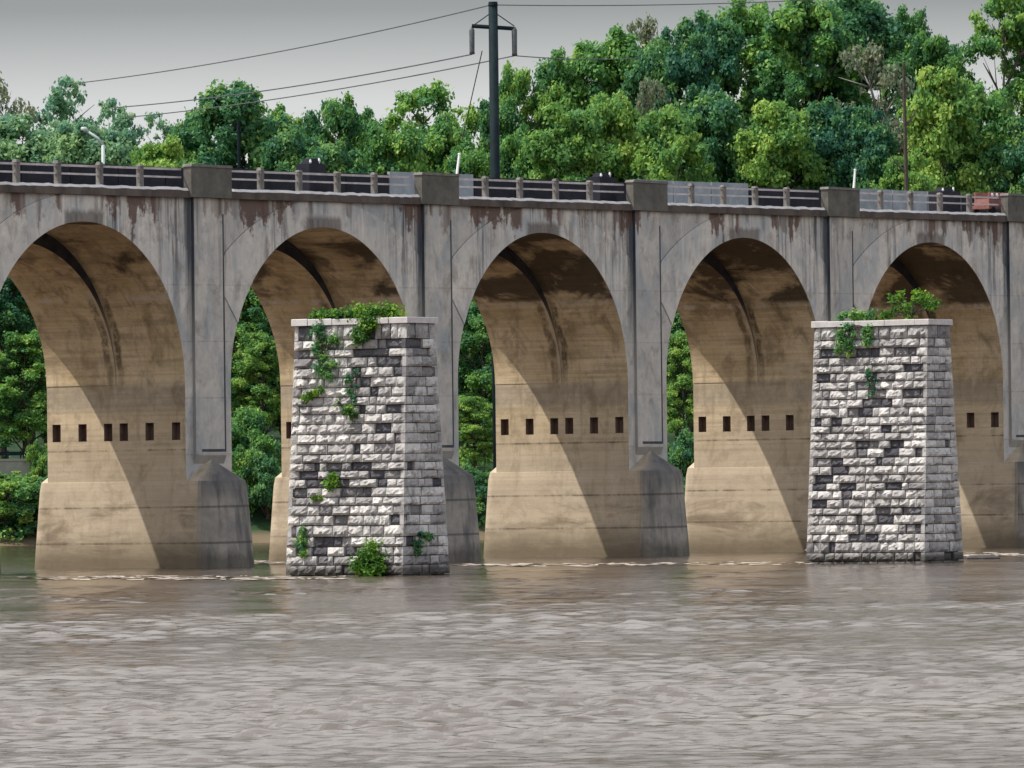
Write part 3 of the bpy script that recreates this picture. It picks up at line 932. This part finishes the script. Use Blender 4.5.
front_trees = [
    ('light', 566, 104, 676, 120, 'yellow-green bushy tree behind the railing over the third arch'),
    ('light2', 612, 92, 682, 96, 'bright green leafy tree right of the yellow-green bushy one'),
    ('dry', 648, 76, 686, 66, 'brownish sparse tree in front of the tall dark tree'),
    ('light', 676, 104, 674, 110, 'bright green tree behind the third large parapet block'),
    ('dome_dark', 724, 92, 684, 110, 'dark shaded tree between the two bright ones over the fourth arch'),
    ('light2', 776, 100, 678, 112, 'light green spreading tree over the crown of the fourth arch'),
    ('dome_dark', 832, 96, 682, 100, 'dark shaded tree left of the dead dark trunk'),
    ('dry', 876, 40, 688, 100, 'grey dry tree with bare branches near the dead dark trunk'),
    ('tall_dark', 868, 110, 680, 90, 'dark low tree under the grey dry tree'),
    ('light', 900, 150, 668, 80, 'small bright green bush-like tree below the dead dark trunk'),
    ('light2', 940, 66, 676, 104, 'tall light green tree right of the dead dark trunk'),
    ('dome_mid', 990, 84, 680, 110, 'wide mid green tree above the last arch, beside the tall light one'),
    ('dome_dark', 1030, 110, 676, 90, 'dark tree at the right end of the railing'),
    ('dome_dark', 300, 128, 684, 90, 'dark low tree under the pointed tree'),
    ('dome_dark', 345, 140, 680, 90, 'dark low tree over the pier of the second arch'),
    ('dome_mid2', 520, 124, 682, 80, 'mid green low tree just right of the pole foot'),
]
for s in front_trees: plant(s[0], s[1], s[2], s[3], s[4], s[5], G2)
G3 = 'bank trees seen through the arches'
arch_trees = [
    ('dome_dark', 2, 268, 666, 96, 'dark tree through the first arch, above the retaining wall'),
    ('tall_dark', 46, 262, 668, 90, 'dark tree through the first arch, touching the pier flank'),
    ('dome_mid', 24, 330, 662, 80, 'lighter leafy tree in front of the dark pair in the first arch'),
    ('dome_mid2', 240, 276, 664, 84, 'mid green tree in the narrow gap of the second arch'),
    ('dome_dark', 282, 300, 667, 80, 'dark tree in the second arch, behind the ivy-capped stone pier'),
    ('light', 262, 330, 660, 66, 'bright leafy tree in the middle of the second arch gap'),
    ('dome_mid', 482, 290, 664, 70, 'mid green tree in the gap of the third arch'),
    ('dome_dark', 462, 320, 668, 70, 'dark tree in the third arch, behind the pilaster'),
    ('light', 474, 395, 656, 56, 'bright leafy tree low in the third arch gap'),
    ('dome_dark', 690, 296, 668, 80, 'dark tree in the gap of the fourth arch'),
    ('light2', 682, 330, 662, 50, 'bright leafy tree in the gap of the fourth arch'),
]
for s in arch_trees: plant(s[0], s[1], s[2], s[3], s[4], s[5], G3)
G4 = 'shrubs along the far bank'
shrubs = [
    ('shrub_light', 6, 468, 652, 90, 'bright shrub under the retaining wall in the first arch'),
    ('shrub_dark', 40, 478, 651, 70, 'dark shrub under the retaining wall beside the pier base'),
    ('shrub_light', 42, 440, 657, 34, 'light shrub climbing at the end of the retaining wall'),
    ('shrub_mid', 240, 410, 653, 70, 'mid green shrub low in the second arch gap'),
    ('shrub_dark', 266, 450, 650, 60, 'dark shrub by the water in the second arch gap'),
    ('shrub_light', 236, 445, 650, 46, 'bright shrub by the water beside the first pier'),
    ('shrub_dark', 474, 465, 650, 56, 'dark shrub by the water in the third arch gap'),
    ('shrub_dark', 686, 430, 652, 60, 'dark shrub by the water in the fourth arch gap'),
]
for s in shrubs: plant(s[0], s[1], s[2], s[3], s[4], s[5], G4, 'shrub', 'shrub')

# undergrowth covering the bank
g = np.random.default_rng(77)
cs, rs = [], []
for _ in range(900):
    lat = g.uniform(-70, 70); dp = g.uniform(ZBANK - 1, ZBANK + 26)
    z = ground(lat, dp)
    if z < 0.2: continue
    if lat < -40 and dp > 655 and dp < 660: continue
    x, y = plan(lat, dp)
    cs.append((x, y, z + g.uniform(0.1, 0.9))); rs.append(g.uniform(0.5, 1.3))
o = bpy.data.objects.new('undergrowth', leaf_mesh('undergrowth', M['leaf_mid'], cs, rs, 34, 0.26, 78)); col.objects.link(o)
tag(o, 'dense green undergrowth covering the far river bank', 'undergrowth', None, 'stuff')

# plants on the old stone piers ------------------------------------------------
def on_face(root, half, zt, y, z, out=0.15, side=0):
    hx, hy = half(z)
    c = root.location
    if side == 0: return (c.x - hx - out, c.y + y, z)
    return (c.x + y, c.y - hy - out, z)


def tuft(root, half, zt, pts, rad, per, size, seed, label, name='ivy', cat='ivy', mat='leaf_ivy', group=None, stems=True):
    c = [on_face(root, half, zt, *q) if len(q) <= 4 else q for q in pts]
    base = Vector(c[0])
    loc = [tuple(Vector(q) - base) for q in c]
    rg = random.Random(seed)
    e = empty(name, base, label, cat, group)
    me = leaf_mesh(name + '_leaves', M[mat], loc, [rad * rg.uniform(0.7, 1.25) for _ in loc], per, size, seed, 0.85)
    o = bpy.data.objects.new('foliage', me); col.objects.link(o); o.parent = e
    if stems and len(loc) > 1:
        m = MB()
        for q in loc[1:]:
            m.tube([(0.12, 0, 0), tuple(Vector(q) * 0.5 + Vector((0.04, 0, 0.08))), q], [0.035, 0.025, 0.012], 5)
        m.build('stem', M['bark'], e)
    return e

GI = 'plants rooted in the old stone piers'
# y is measured along the long flank, + away from the camera
rg = random.Random(3)
pts = [(2.6 - i * 0.24 + rg.uniform(-.1, .1), ZA + 0.40 + 0.16 * abs(math.sin(i * 1.9)), -0.35 + rg.uniform(-.3, .3)) for i in range(11)]
tuft(pierA, halfA, ZA, pts, 0.30, 110, 0.10, 21, 'low bright ivy growing on top of the cap of the bush-footed stone pier', group=GI)
pts = [(0.1 - i * 0.26 + rg.uniform(-.1, .1), ZA + 0.50 + 0.22 * abs(math.sin(i * 1.3)), -0.3 + rg.uniform(-.3, .3)) for i in range(11)]
tuft(pierA, halfA, ZA, pts, 0.36, 120, 0.10, 22, 'bright ivy mound on the cap near the corner of the bush-footed stone pier', group=GI)
pts = [(-1.2 + rg.uniform(-.8, .8), ZA + 0.35 - i * 0.17, 0.22) for i in range(8)]
tuft(pierA, halfA, ZA, pts, 0.38, 130, 0.10, 23, 'ivy hanging over the cap edge near the corner of the bush-footed stone pier', group=GI)
pts = [(1.3 + rg.uniform(-.6, .7), ZA - 0.1 - i * 0.21, 0.18) for i in range(13)]
tuft(pierA, halfA, ZA, pts, 0.32, 90, 0.09, 24, 'long dark ivy trail hanging from the middle of the cap on the bush-footed pier', mat='leaf_mid', group=GI)
pts = [(-0.3 + rg.uniform(-.3, .3), ZA - 2.4 - i * 0.25, 0.14) for i in range(7)]
tuft(pierA, halfA, ZA, pts, 0.18, 30, 0.10, 25, 'thin dark creeper below the ivy on the bush-footed pier', mat='leaf_dark', group=GI)
tuft(pierA, halfA, ZA, [(2.3, 9.25, .15), (1.95, 9.32, .2), (1.6, 9.45, .2), (2.6, 9.1, .15)], 0.24, 60, 0.11, 26, 'light green tuft on the upper flank of the bush-footed pier', 'plant_tuft', 'plant', group=GI)
tuft(pierA, halfA, ZA, [(-0.25, 8.5, .15), (-0.1, 8.35, .22), (-0.45, 8.2, .2), (0.5, 8.8, .1)], 0.25, 60, 0.11, 27, 'green tuft in a hole below the thin creeper on the bush-footed pier', 'plant_tuft', 'plant', group=GI)
tuft(pierA, halfA, ZA, [(0.75, 4.85, .15), (0.7, 5.1, .2), (1.0, 4.6, .15), (0.45, 4.75, .2)], 0.26, 70, 0.11, 28, 'round bright tuft halfway up the bush-footed pier', 'plant_tuft', 'plant', group=GI)
tuft(pierA, halfA, ZA, [(1.9, 3.95, .12), (1.5, 3.98, .12)], 0.16, 40, 0.09, 29, 'small flat weed on a course below the round tuft', 'plant_tuft', 'plant', group=GI)
tuft(pierA, halfA, ZA, [(2.55, 1.9, .14), (2.5, 2.3, .15), (2.5, 1.4, .15), (2.65, 1.65, .12), (2.45, 1.15, .15)], 0.26, 60, 0.11, 30, 'dark upright tuft low on the far edge of the bush-footed pier', 'plant_tuft', 'plant', 'leaf_mid', GI)
tuft(pierA, halfA, ZA, [(-0.6, 2.1, .15, 1), (-0.25, 2.0, .15, 1), (0.05, 1.95, .15, 1), (-0.9, 1.6, .12, 1), (-0.85, 1.2, .12, 1)], 0.26, 60, 0.11, 31, 'dark creeping plant on the shaded end of the bush-footed pier', 'plant_tuft', 'plant', 'leaf_dark', GI)
pts = [(-2.0, 0.3, .3)] + [(-2.0 + rg.uniform(-1.0, 0.9), 0.15 + abs(rg.gauss(0, .5)), 0.3 + rg.uniform(0, .6)) for i in range(16)]
tuft(pierA, halfA, ZA, pts, 0.40, 150, 0.105, 32, 'bright green bush at the waterline of the stone pier', 'bush', 'bush', group=GI)
# second pier
pts = [(2.2 - i * 0.25 + rg.uniform(-.1, .1), ZB + 0.42 + 0.3 * abs(math.sin(i * 0.9 + .5)), -0.4 + rg.uniform(-.3, .3)) for i in range(9)]
tuft(pierB, halfB, ZB, pts, 0.24, 90, 0.10, 41, 'dark green ivy mound on the cap of the sapling-topped pier', mat='leaf_mid', group=GI)
pts = [(1.4 + rg.uniform(-.45, .75), ZB + 0.05 - i * 0.17, 0.22) for i in range(10)] + [(0.15 + rg.uniform(-.25, .25), ZB - 0.1 - i * 0.16, 0.2) for i in range(6)]
tuft(pierB, halfB, ZB, pts, 0.28, 90, 0.09, 42, 'dark ivy hanging under the cap of the sapling-topped pier', mat='leaf_mid', group=GI)
tuft(pierB, halfB, ZB, [(-0.2 , ZB + .45, -.3), (-0.6, ZB + .5, -.3), (-0.9, ZB + .42, -.3)], 0.18, 40, 0.10, 43, 'little weeds on the cap between the ivy and the sapling', 'plant_tuft', 'plant', group=GI)
pts = [(-2.2, ZB + .4, -0.6)] + [(-1.9 + rg.uniform(-1.5, 1.0), ZB + 1.55 + rg.uniform(-.35, .35), -0.6 + rg.uniform(-.6, .6)) for _ in range(9)] \
    + [(-1.7 + rg.uniform(-.6, .8), ZB + .75 + rg.uniform(-.3, .3), -0.6 + rg.uniform(-.5, .5)) for _ in range(6)] + [(-3.3 + rg.uniform(-.5, .4), ZB + .95 + rg.uniform(-.3, .2), -0.6) for _ in range(4)]
tuft(pierB, halfB, ZB, pts, 0.30, 70, 0.10, 44, 'leafy yellow-green sapling standing on the cap of a stone pier', 'sapling', 'sapling', group=GI)
pts = [(-0.2 + rg.uniform(-.3, .3), ZB - 2.4 - i * 0.2, 0.12) for i in range(8)]
tuft(pierB, halfB, ZB, pts, 0.18, 26, 0.09, 45, 'thin dark creeper on the upper flank of the sapling-topped pier', mat='leaf_dark', group=GI)

# ------------------------------------------------------------------ utility pole, wires, lamp
pt = site(493, 5, 560); 
dlat = (pt - CAM).dot(RT)
base = Vector((pt.x, pt.y, -3.0))
H = pt.z + 3.0
pole = empty('utility_pole', base, 'tall dark utility pole with a cross arm standing behind the bridge', 'utility pole')
m = MB(); m.tube([(0, 0, 0), (0, 0, H * 0.5), (0, 0, H)], [0.46, 0.41, 0.36], 14); m.build('mast', M['steel'], pole, smooth=True)
m = MB(); m.tube([(0, 0, H - 0.05), (0, 0, H + 0.25)], [0.40, 0.34], 14); m.build('top_cap', M['steel'], pole)
arm_z = H - 22 * 560 / F_PX
side_l, side_r = -21.5 * 560 / F_PX, 21.0 * 560 / F_PX
m = MB()
a, b_ = RT * side_l, RT * side_r
m.tube([(a.x, a.y, arm_z + 0.1), (b_.x, b_.y, arm_z - 0.15)], 0.16, 8); m.build('cross_arm', M['steel'], pole)
ends = []
for q, ln in ((a, 27), (b_, 29)):
    m = MB(); L = ln * 560 / F_PX
    prof = [(0, 0.10), (0.12, 0.22), (0.9, 0.20), (1.0, 0.22)]
    m.tube([(q.x, q.y, arm_z - f * L) for f, r_ in prof], [r_ for f, r_ in prof], 10); m.build('insulator', M['insul'], pole, smooth=True)
    ends.append(base + Vector((q.x, q.y, arm_z - L)))
    m = MB(); m.tube([(0, 0, H - 0.5), (q.x, q.y, arm_z + 0.05)], 0.045, 6); m.build('brace', M['steel'], pole)


def wire(a, b_, sag, r, label, name='cable'):
    m = MB(); a = Vector(a); b_ = Vector(b_)
    pts = []
    for i in range(25):
        f = i / 24
        p = (b_ - a) * f; p.z -= sag * 4 * f * (1 - f); pts.append(tuple(p))
    m.tube(pts, r, 5)
    return tag(m.build(name, M['wire'], None, loc=tuple(a)), label, 'cable')

top = base + Vector((0, 0, H))
wire(top + RT * -0.2, site(70, 84, 690), 0.6, 0.05, 'highest thin cable running from the pole top over the skyline trees')
wire(ends[0], site(110, 108, 690), 0.5, 0.055, 'cable hanging from the outer insulator of the pole towards the dome-shaped tree')
wire(ends[1], site(120, 118, 690), 0.5, 0.05, 'lowest cable from the inner insulator running behind the pole over the trees')
wire(base + RT * -0.9 + Vector((0, 0, H - 3.6)), site(462, 140, 600), 0.0, 0.045, 'short steep stay wire slanting down beside the pole')
wire(top + RT * 0.2, site(860, -3, 640), 0.3, 0.04, 'faint cable leaving the pole top towards the wooded hill')
wire(ends[1], site(640, 58, 690), 0.2, 0.045, 'faint cable leaving the insulator towards the rising skyline')

lp = site(103, 145, 640)
lb = Vector((lp.x, lp.y, ground((lp - CAM).dot(RT), (lp - CAM).dot(FH))))
lampo = empty('street_lamp', lb, 'pale street lamp with a bent arm rising behind the railing', 'street lamp')
h = lp.z - lb.z
m = MB(); m.tube([(0, 0, -0.3), (0, 0, h * 0.8), (0, 0, h)], [0.22, 0.19, 0.16], 10); m.build('post', M['lamp'], lampo, smooth=True)
q = RT * (-20 * 640 / F_PX); rise = 16 * 640 / F_PX
m = MB(); m.tube([(0, 0, h - 0.05), (q.x * .25, q.y * .25, h + rise * .42), (q.x * .8, q.y * .8, h + rise * 0.9)], [0.15, 0.13, 0.11], 8); m.build('arm', M['lamp'], lampo, smooth=True)
m = MB(); m.tube([(q.x * .75, q.y * .75, h + rise * .88), (q.x * .9, q.y * .9, h + rise), (q.x * 1.1, q.y * 1.1, h + rise * 1.06)], [0.14, 0.24, 0.12], 8); m.build('lamp_head', M['lamp'], lampo, smooth=True)

p = site(238.5, 118, 668); zb = ground((p - CAM).dot(RT), (p - CAM).dot(FH))
po = empty('timber_pole', (p.x, p.y, zb - .3), 'thin dark timber pole in front of the dome-shaped tree', 'pole')
m = MB(); m.tube([(0, 0, 0), (0, 0, p.z - zb)], [0.20, 0.15], 10); m.build('mast', M['steel'], po)
m = MB(); r1 = RT * 0.8; m.tube([(-r1.x, -r1.y, p.z - zb - 1), (r1.x, r1.y, p.z - zb - 1)], 0.09, 6); m.build('cross_arm', M['steel'], po)
p = site(905, 62, 664); zb = ground((p - CAM).dot(RT), (p - CAM).dot(FH))
m = MB(); Hh = p.z - zb
m.tube([(0, 0, -.4), (.1, 0, Hh * .5), (-.1, .1, Hh)], [0.34, 0.26, 0.12], 9)
for f, dx, dz in ((.62, 1.6, 2.0), (.72, -1.5, 1.8), (.84, 1.1, 1.6), (.9, -.8, 1.2)):
    d = RT * dx; m.tube([(0, 0, Hh * f), (d.x * .6, d.y * .6, Hh * f + dz * .5), (d.x, d.y, Hh * f + dz)], [0.14, 0.09, 0.03], 5)
dt = empty('dead_tree', (p.x, p.y, zb), 'dead dark trunk standing in front of the wooded hill', 'tree')
m.build('trunk', M['bark'], dt)

# retaining wall with a dark rail on the far bank, seen through the first arch
w0, w1 = site(-60, 470, 656), site(38, 470, 658)
d = (w1 - w0); d.z = 0; L = d.length; d.normalize(); nrm = Vector((-d.y, d.x, 0))
zt_ = site(10, 460, 656).z; zw = site(10, 472, 656).z - 1.2
wl = empty('retaining_wall', (w0.x, w0.y, zw), 'grey retaining wall with a dark rail on the far bank behind the first pier', 'wall')
wl.rotation_euler = (0, 0, math.atan2(d.y, d.x))
m = MB(); m.box(0, L, -0.2, 0.4, 0, zt_ - zw - 0.1); m.box(0, L, -0.28, 0.48, zt_ - zw - 0.097, zt_ - zw + 0.12); m.build('wall_body', M['wallgrey'], wl)
for i in range(8):
    m = MB(); x_ = 0.4 + i * (L - 0.8) / 7; m.box(x_ - .07, x_ + .07, 0.0, 0.14, zt_ - zw + .122, zt_ - zw + 0.85); m.build('post', M['steel'], wl)
m = MB(); m.box(0, L, -0.04, 0.10 - .12, zt_ - zw + 0.42, zt_ - zw + 0.78); m.build('rail', M['steel'], wl)

# ------------------------------------------------------------------ ground, water
m = MB()
lats = [-900, -600, -400, -300, -200] + list(np.arange(-160, 161, 5.0)) + [200, 300, 400, 600, 900]
deps = [600, 625] + list(np.arange(630, 770, 3.0)) + [800, 860, 950, 1100, 1400, 2000, 4000, 9000]
ids = [[m.vert((*plan(a * (1 if b < 1000 else b / 1000), b), ground(a, b))) for b in deps] for a in lats]
for i in range(len(lats) - 1):
    for j in range(len(deps) - 1):
        m.face((ids[i][j], ids[i + 1][j], ids[i + 1][j + 1], ids[i][j + 1]))
tag(m.build('hill_ground', M['earth'], smooth=True), 'earth of the far bank and wooded hill', None, None, 'structure')
def river_mesh():
    deps = 84.0 * np.exp(np.arange(0, int(math.log(640 / 84.0) / 0.0015)) * 0.0015)
    cols = np.linspace(-0.115, 0.115, 330)
    dd, cc = np.meshgrid(deps, cols, indexing='ij')
    ll = dd * cc
    x = CAM.x + FH.x * dd + RT.x * ll; y = CAM.y + FH.y * dd + RT.y * ll
    g = np.random.default_rng(31)
    z = np.zeros_like(x)
    patch = np.zeros_like(x)
    for _ in range(14):
        L = g.uniform(18, 90); a = g.uniform(0, 6.28)
        patch += np.sin(2 * np.pi * (x * math.cos(a) + y * math.sin(a)) / L + g.uniform(0, 6.28))
    patch = np.clip(0.84 + 0.10 * patch, 0.5, 1.2) * np.clip(0.78 + (dd - 90) / 250, 0.78, 1.0)
    for _ in range(170):
        L = 0.32 * (1.45 / 0.32) ** g.uniform()
        a = g.normal(0.0, 0.36) + math.atan2(FH.y, FH.x) + 0.12        # crests lie mostly across the view
        amp = 0.0031 * L ** 0.50
        fade = np.clip(1.7 - np.gradient(deps)[:, None] * 2.2 / L, 0, 1)
        z += fade * amp * np.sin(2 * np.pi * (x * math.cos(a) + y * math.sin(a)) / L + g.uniform(0, 6.28))
    z *= patch
    z = z + 0.35 * np.abs(z)            # sharper crests than troughs
    edge = np.clip((0.115 - np.abs(cc)) / 0.004, 0, 1)
    z *= edge
    nr, nc = x.shape
    v = np.stack([x, y, z], -1).reshape(-1, 3)
    idx = np.arange(nr * nc).reshape(nr, nc)
    f = np.stack([idx[:-1, :-1], idx[:-1, 1:], idx[1:, 1:], idx[1:, :-1]], -1).reshape(-1, 4)
    # outer calm sheet around the rippled part, sharing its level
    o = len(v)
    lo, hi = deps[0], deps[-1]
    def pl(a, b): return (*plan(a, b), 0.0)
    extra = [pl(-2500, -300), pl(2500, -300), pl(2500, 720), pl(-2500, 720), pl(lo * cols[0], lo), pl(lo * cols[-1], lo), pl(hi * cols[-1], hi), pl(hi * cols[0], hi)]
    v = np.vstack([v, np.array(extra)])
    ef = np.array([[o, o + 1, o + 5, o + 4], [o + 1, o + 2, o + 6, o + 5], [o + 2, o + 3, o + 7, o + 6], [o + 3, o, o + 4, o + 7]])
    f = np.vstack([f, ef]).astype(np.int32)
    me = bpy.data.meshes.new('river_water')
    me.vertices.add(len(v)); me.vertices.foreach_set('co', v.reshape(-1).astype(np.float32))
    me.loops.add(f.size); me.loops.foreach_set('vertex_index', f.reshape(-1))
    me.polygons.add(len(f))
    me.polygons.foreach_set('loop_start', np.arange(0, f.size, 4, dtype=np.int32))
    me.polygons.foreach_set('loop_total', np.full(len(f), 4, dtype=np.int32))
    me.polygons.foreach_set('use_smooth', np.ones(len(f), bool))
    me.update(calc_edges=True)
    me.materials.append(mat_water())
    ob = bpy.data.objects.new('river_water', me); col.objects.link(ob)
    return ob

river = river_mesh(); tag(river, 'rippled brown river', None, None, 'structure')
q = [plan(-2500, -300), plan(2500, -300), plan(2500, 700), plan(-2500, 700)]
m = MB()
m.poly([(x, y, -3.2) for x, y in q]); tag(m.build('river_bed', M['earth']), 'river bed', None, None, 'structure')

# thin line of foam along the current in front of the piers
def foam(segs, n, seed, label):
    rr = random.Random(seed); m = MB()
    for _ in range(n):
        (u0, v0, u1, v1) = rr.choice(segs)
        f = rr.random(); u = u0 + (u1 - u0) * f; v = v0 + (v1 - v0) * f + rr.gauss(0, 0.75)
        # intersect with the water plane
        dr = FWD + CRT * ((u - CX) / F_PX) - CUP * ((v - CY) / F_PX)
        t = -CAM.z / dr.z; p = CAM + dr * t
        a, b = rr.uniform(0.15, 0.9), rr.uniform(0.3, 1.4)
        k = rr.randint(5, 7); ph = rr.random()
        pts = []
        for i in range(k):
            th = 2 * math.pi * (i + ph) / k; s = rr.uniform(.6, 1.1)
            o_ = RT * (math.cos(th) * a * s) + FH * (math.sin(th) * b * s)
            pts.append((p.x + o_.x, p.y + o_.y, 0.03 + rr.uniform(0, 0.05)))
        m.poly(pts)
    return tag(m.build('foam', M['foam']), label, 'foam', None, 'stuff')
foam([(20, 579, 345, 579), (60, 578, 345, 578), (235, 563, 285, 563)], 190, 1, 'pale foam line on the water in front of the first pier and the bush-footed pier')
foam([(455, 566, 640, 565), (600, 565, 810, 563.5), (955, 556, 1024, 555)], 150, 2, 'pale foam line on the water along the feet of the later piers')
p = site(985, 559, 400)
rk = MB()
rr = random.Random(8)
dr = FWD + CRT * ((982 - CX) / F_PX) - CUP * ((559 - CY) / F_PX); t = -CAM.z / dr.z; p = CAM + dr * t
ring = lambda r, z: [tuple(RT * (math.cos(k * .785) * r * 1.6 * rr.uniform(.8, 1.2)) + FH * (math.sin(k * .785) * r * rr.uniform(.8, 1.2)) + Vector((0, 0, z))) for k in range(8)]
rk.loft([ring(0.9, -0.6), ring(0.8, 0.08), ring(0.4, 0.22)], 0, True, True)
tag(rk.build('river_rock', M['rock'], loc=(p.x, p.y, 0)), 'dark low rock awash beside the foot of the sapling-topped pier', 'rock')

# ------------------------------------------------------------------ light, sky, camera
sd = Vector((-1.0, 1.08, 2.38)).normalized()
sun = bpy.data.lights.new('sun', 'SUN'); so = bpy.data.objects.new('sun', sun); col.objects.link(so)
sun.energy = 4.7; sun.angle = math.radians(0.5); sun.color = (1.0, 0.95, 0.86)
so.rotation_euler = (-sd).to_track_quat('-Z', 'Y').to_euler()
w = bpy.data.worlds.new('World'); scene.world = w; w.use_nodes = True
wt = w.node_tree; bg = wt.nodes['Background']
sky = wt.nodes.new('ShaderNodeTexSky'); sky.sky_type = 'NISHITA'; sky.sun_disc = False
sky.sun_elevation = math.asin(sd.z); sky.sun_rotation = math.atan2(sd.x, sd.y)
sky.air_density = 1.2; sky.dust_density = 2.0
tc = wt.nodes.new('ShaderNodeTexCoord'); sx = wt.nodes.new('ShaderNodeSeparateXYZ'); wt.links.new(tc.outputs['Generated'], sx.inputs[0])
rp = wt.nodes.new('ShaderNodeValToRGB')
mr = wt.nodes.new('ShaderNodeMapRange'); wt.links.new(sx.outputs[2], mr.inputs[0]); mr.inputs[1].default_value = 0.0; mr.inputs[2].default_value = 0.30
wt.links.new(mr.outputs[0], rp.inputs[0])
SK = 0.15
els = rp.color_ramp.elements
els[0].position = 0.15; els[0].color = (0.74 / SK, 0.745 / SK, 0.735 / SK, 1)
els[1].position = 1.0; els[1].color = (1.3 / SK, 1.31 / SK, 1.32 / SK, 1)
e = els.new(0.5); e.color = (0.37 / SK, 0.365 / SK, 0.355 / SK, 1)
e = els.new(0.183); e.color = (0.68 / SK, 0.695 / SK, 0.69 / SK, 1)
e = els.new(0.228); e.color = (0.33 / SK, 0.35 / SK, 0.35 / SK, 1)
mf = wt.nodes.new('ShaderNodeMapRange'); wt.links.new(sx.outputs[2], mf.inputs[0]); mf.inputs[1].default_value = 0.25; mf.inputs[2].default_value = 0.95; mf.inputs[3].default_value = 1; mf.inputs[4].default_value = 0
mx = wt.nodes.new('ShaderNodeMix'); mx.data_type = 'RGBA'; wt.links.new(mf.outputs[0], mx.inputs[0]); wt.links.new(sky.outputs[0], mx.inputs[6]); wt.links.new(rp.outputs[0], mx.inputs[7])
wt.links.new(mx.outputs[2], bg.inputs[0]); bg.inputs[1].default_value = SK

cam = bpy.data.cameras.new('camera'); co = bpy.data.objects.new('camera', cam); col.objects.link(co)
from mathutils import Matrix
mt = Matrix((CRT, CUP, -FWD)).transposed().to_4x4(); mt.translation = CAM
co.matrix_world = mt
cam.sensor_width = 36; cam.lens = 36 * F_PX / 1024
cam.clip_start = 1.0; cam.clip_end = 20000
scene.camera = co
scene.view_settings.view_transform = 'Standard'; scene.view_settings.look = 'None'; scene.view_settings.exposure = 0
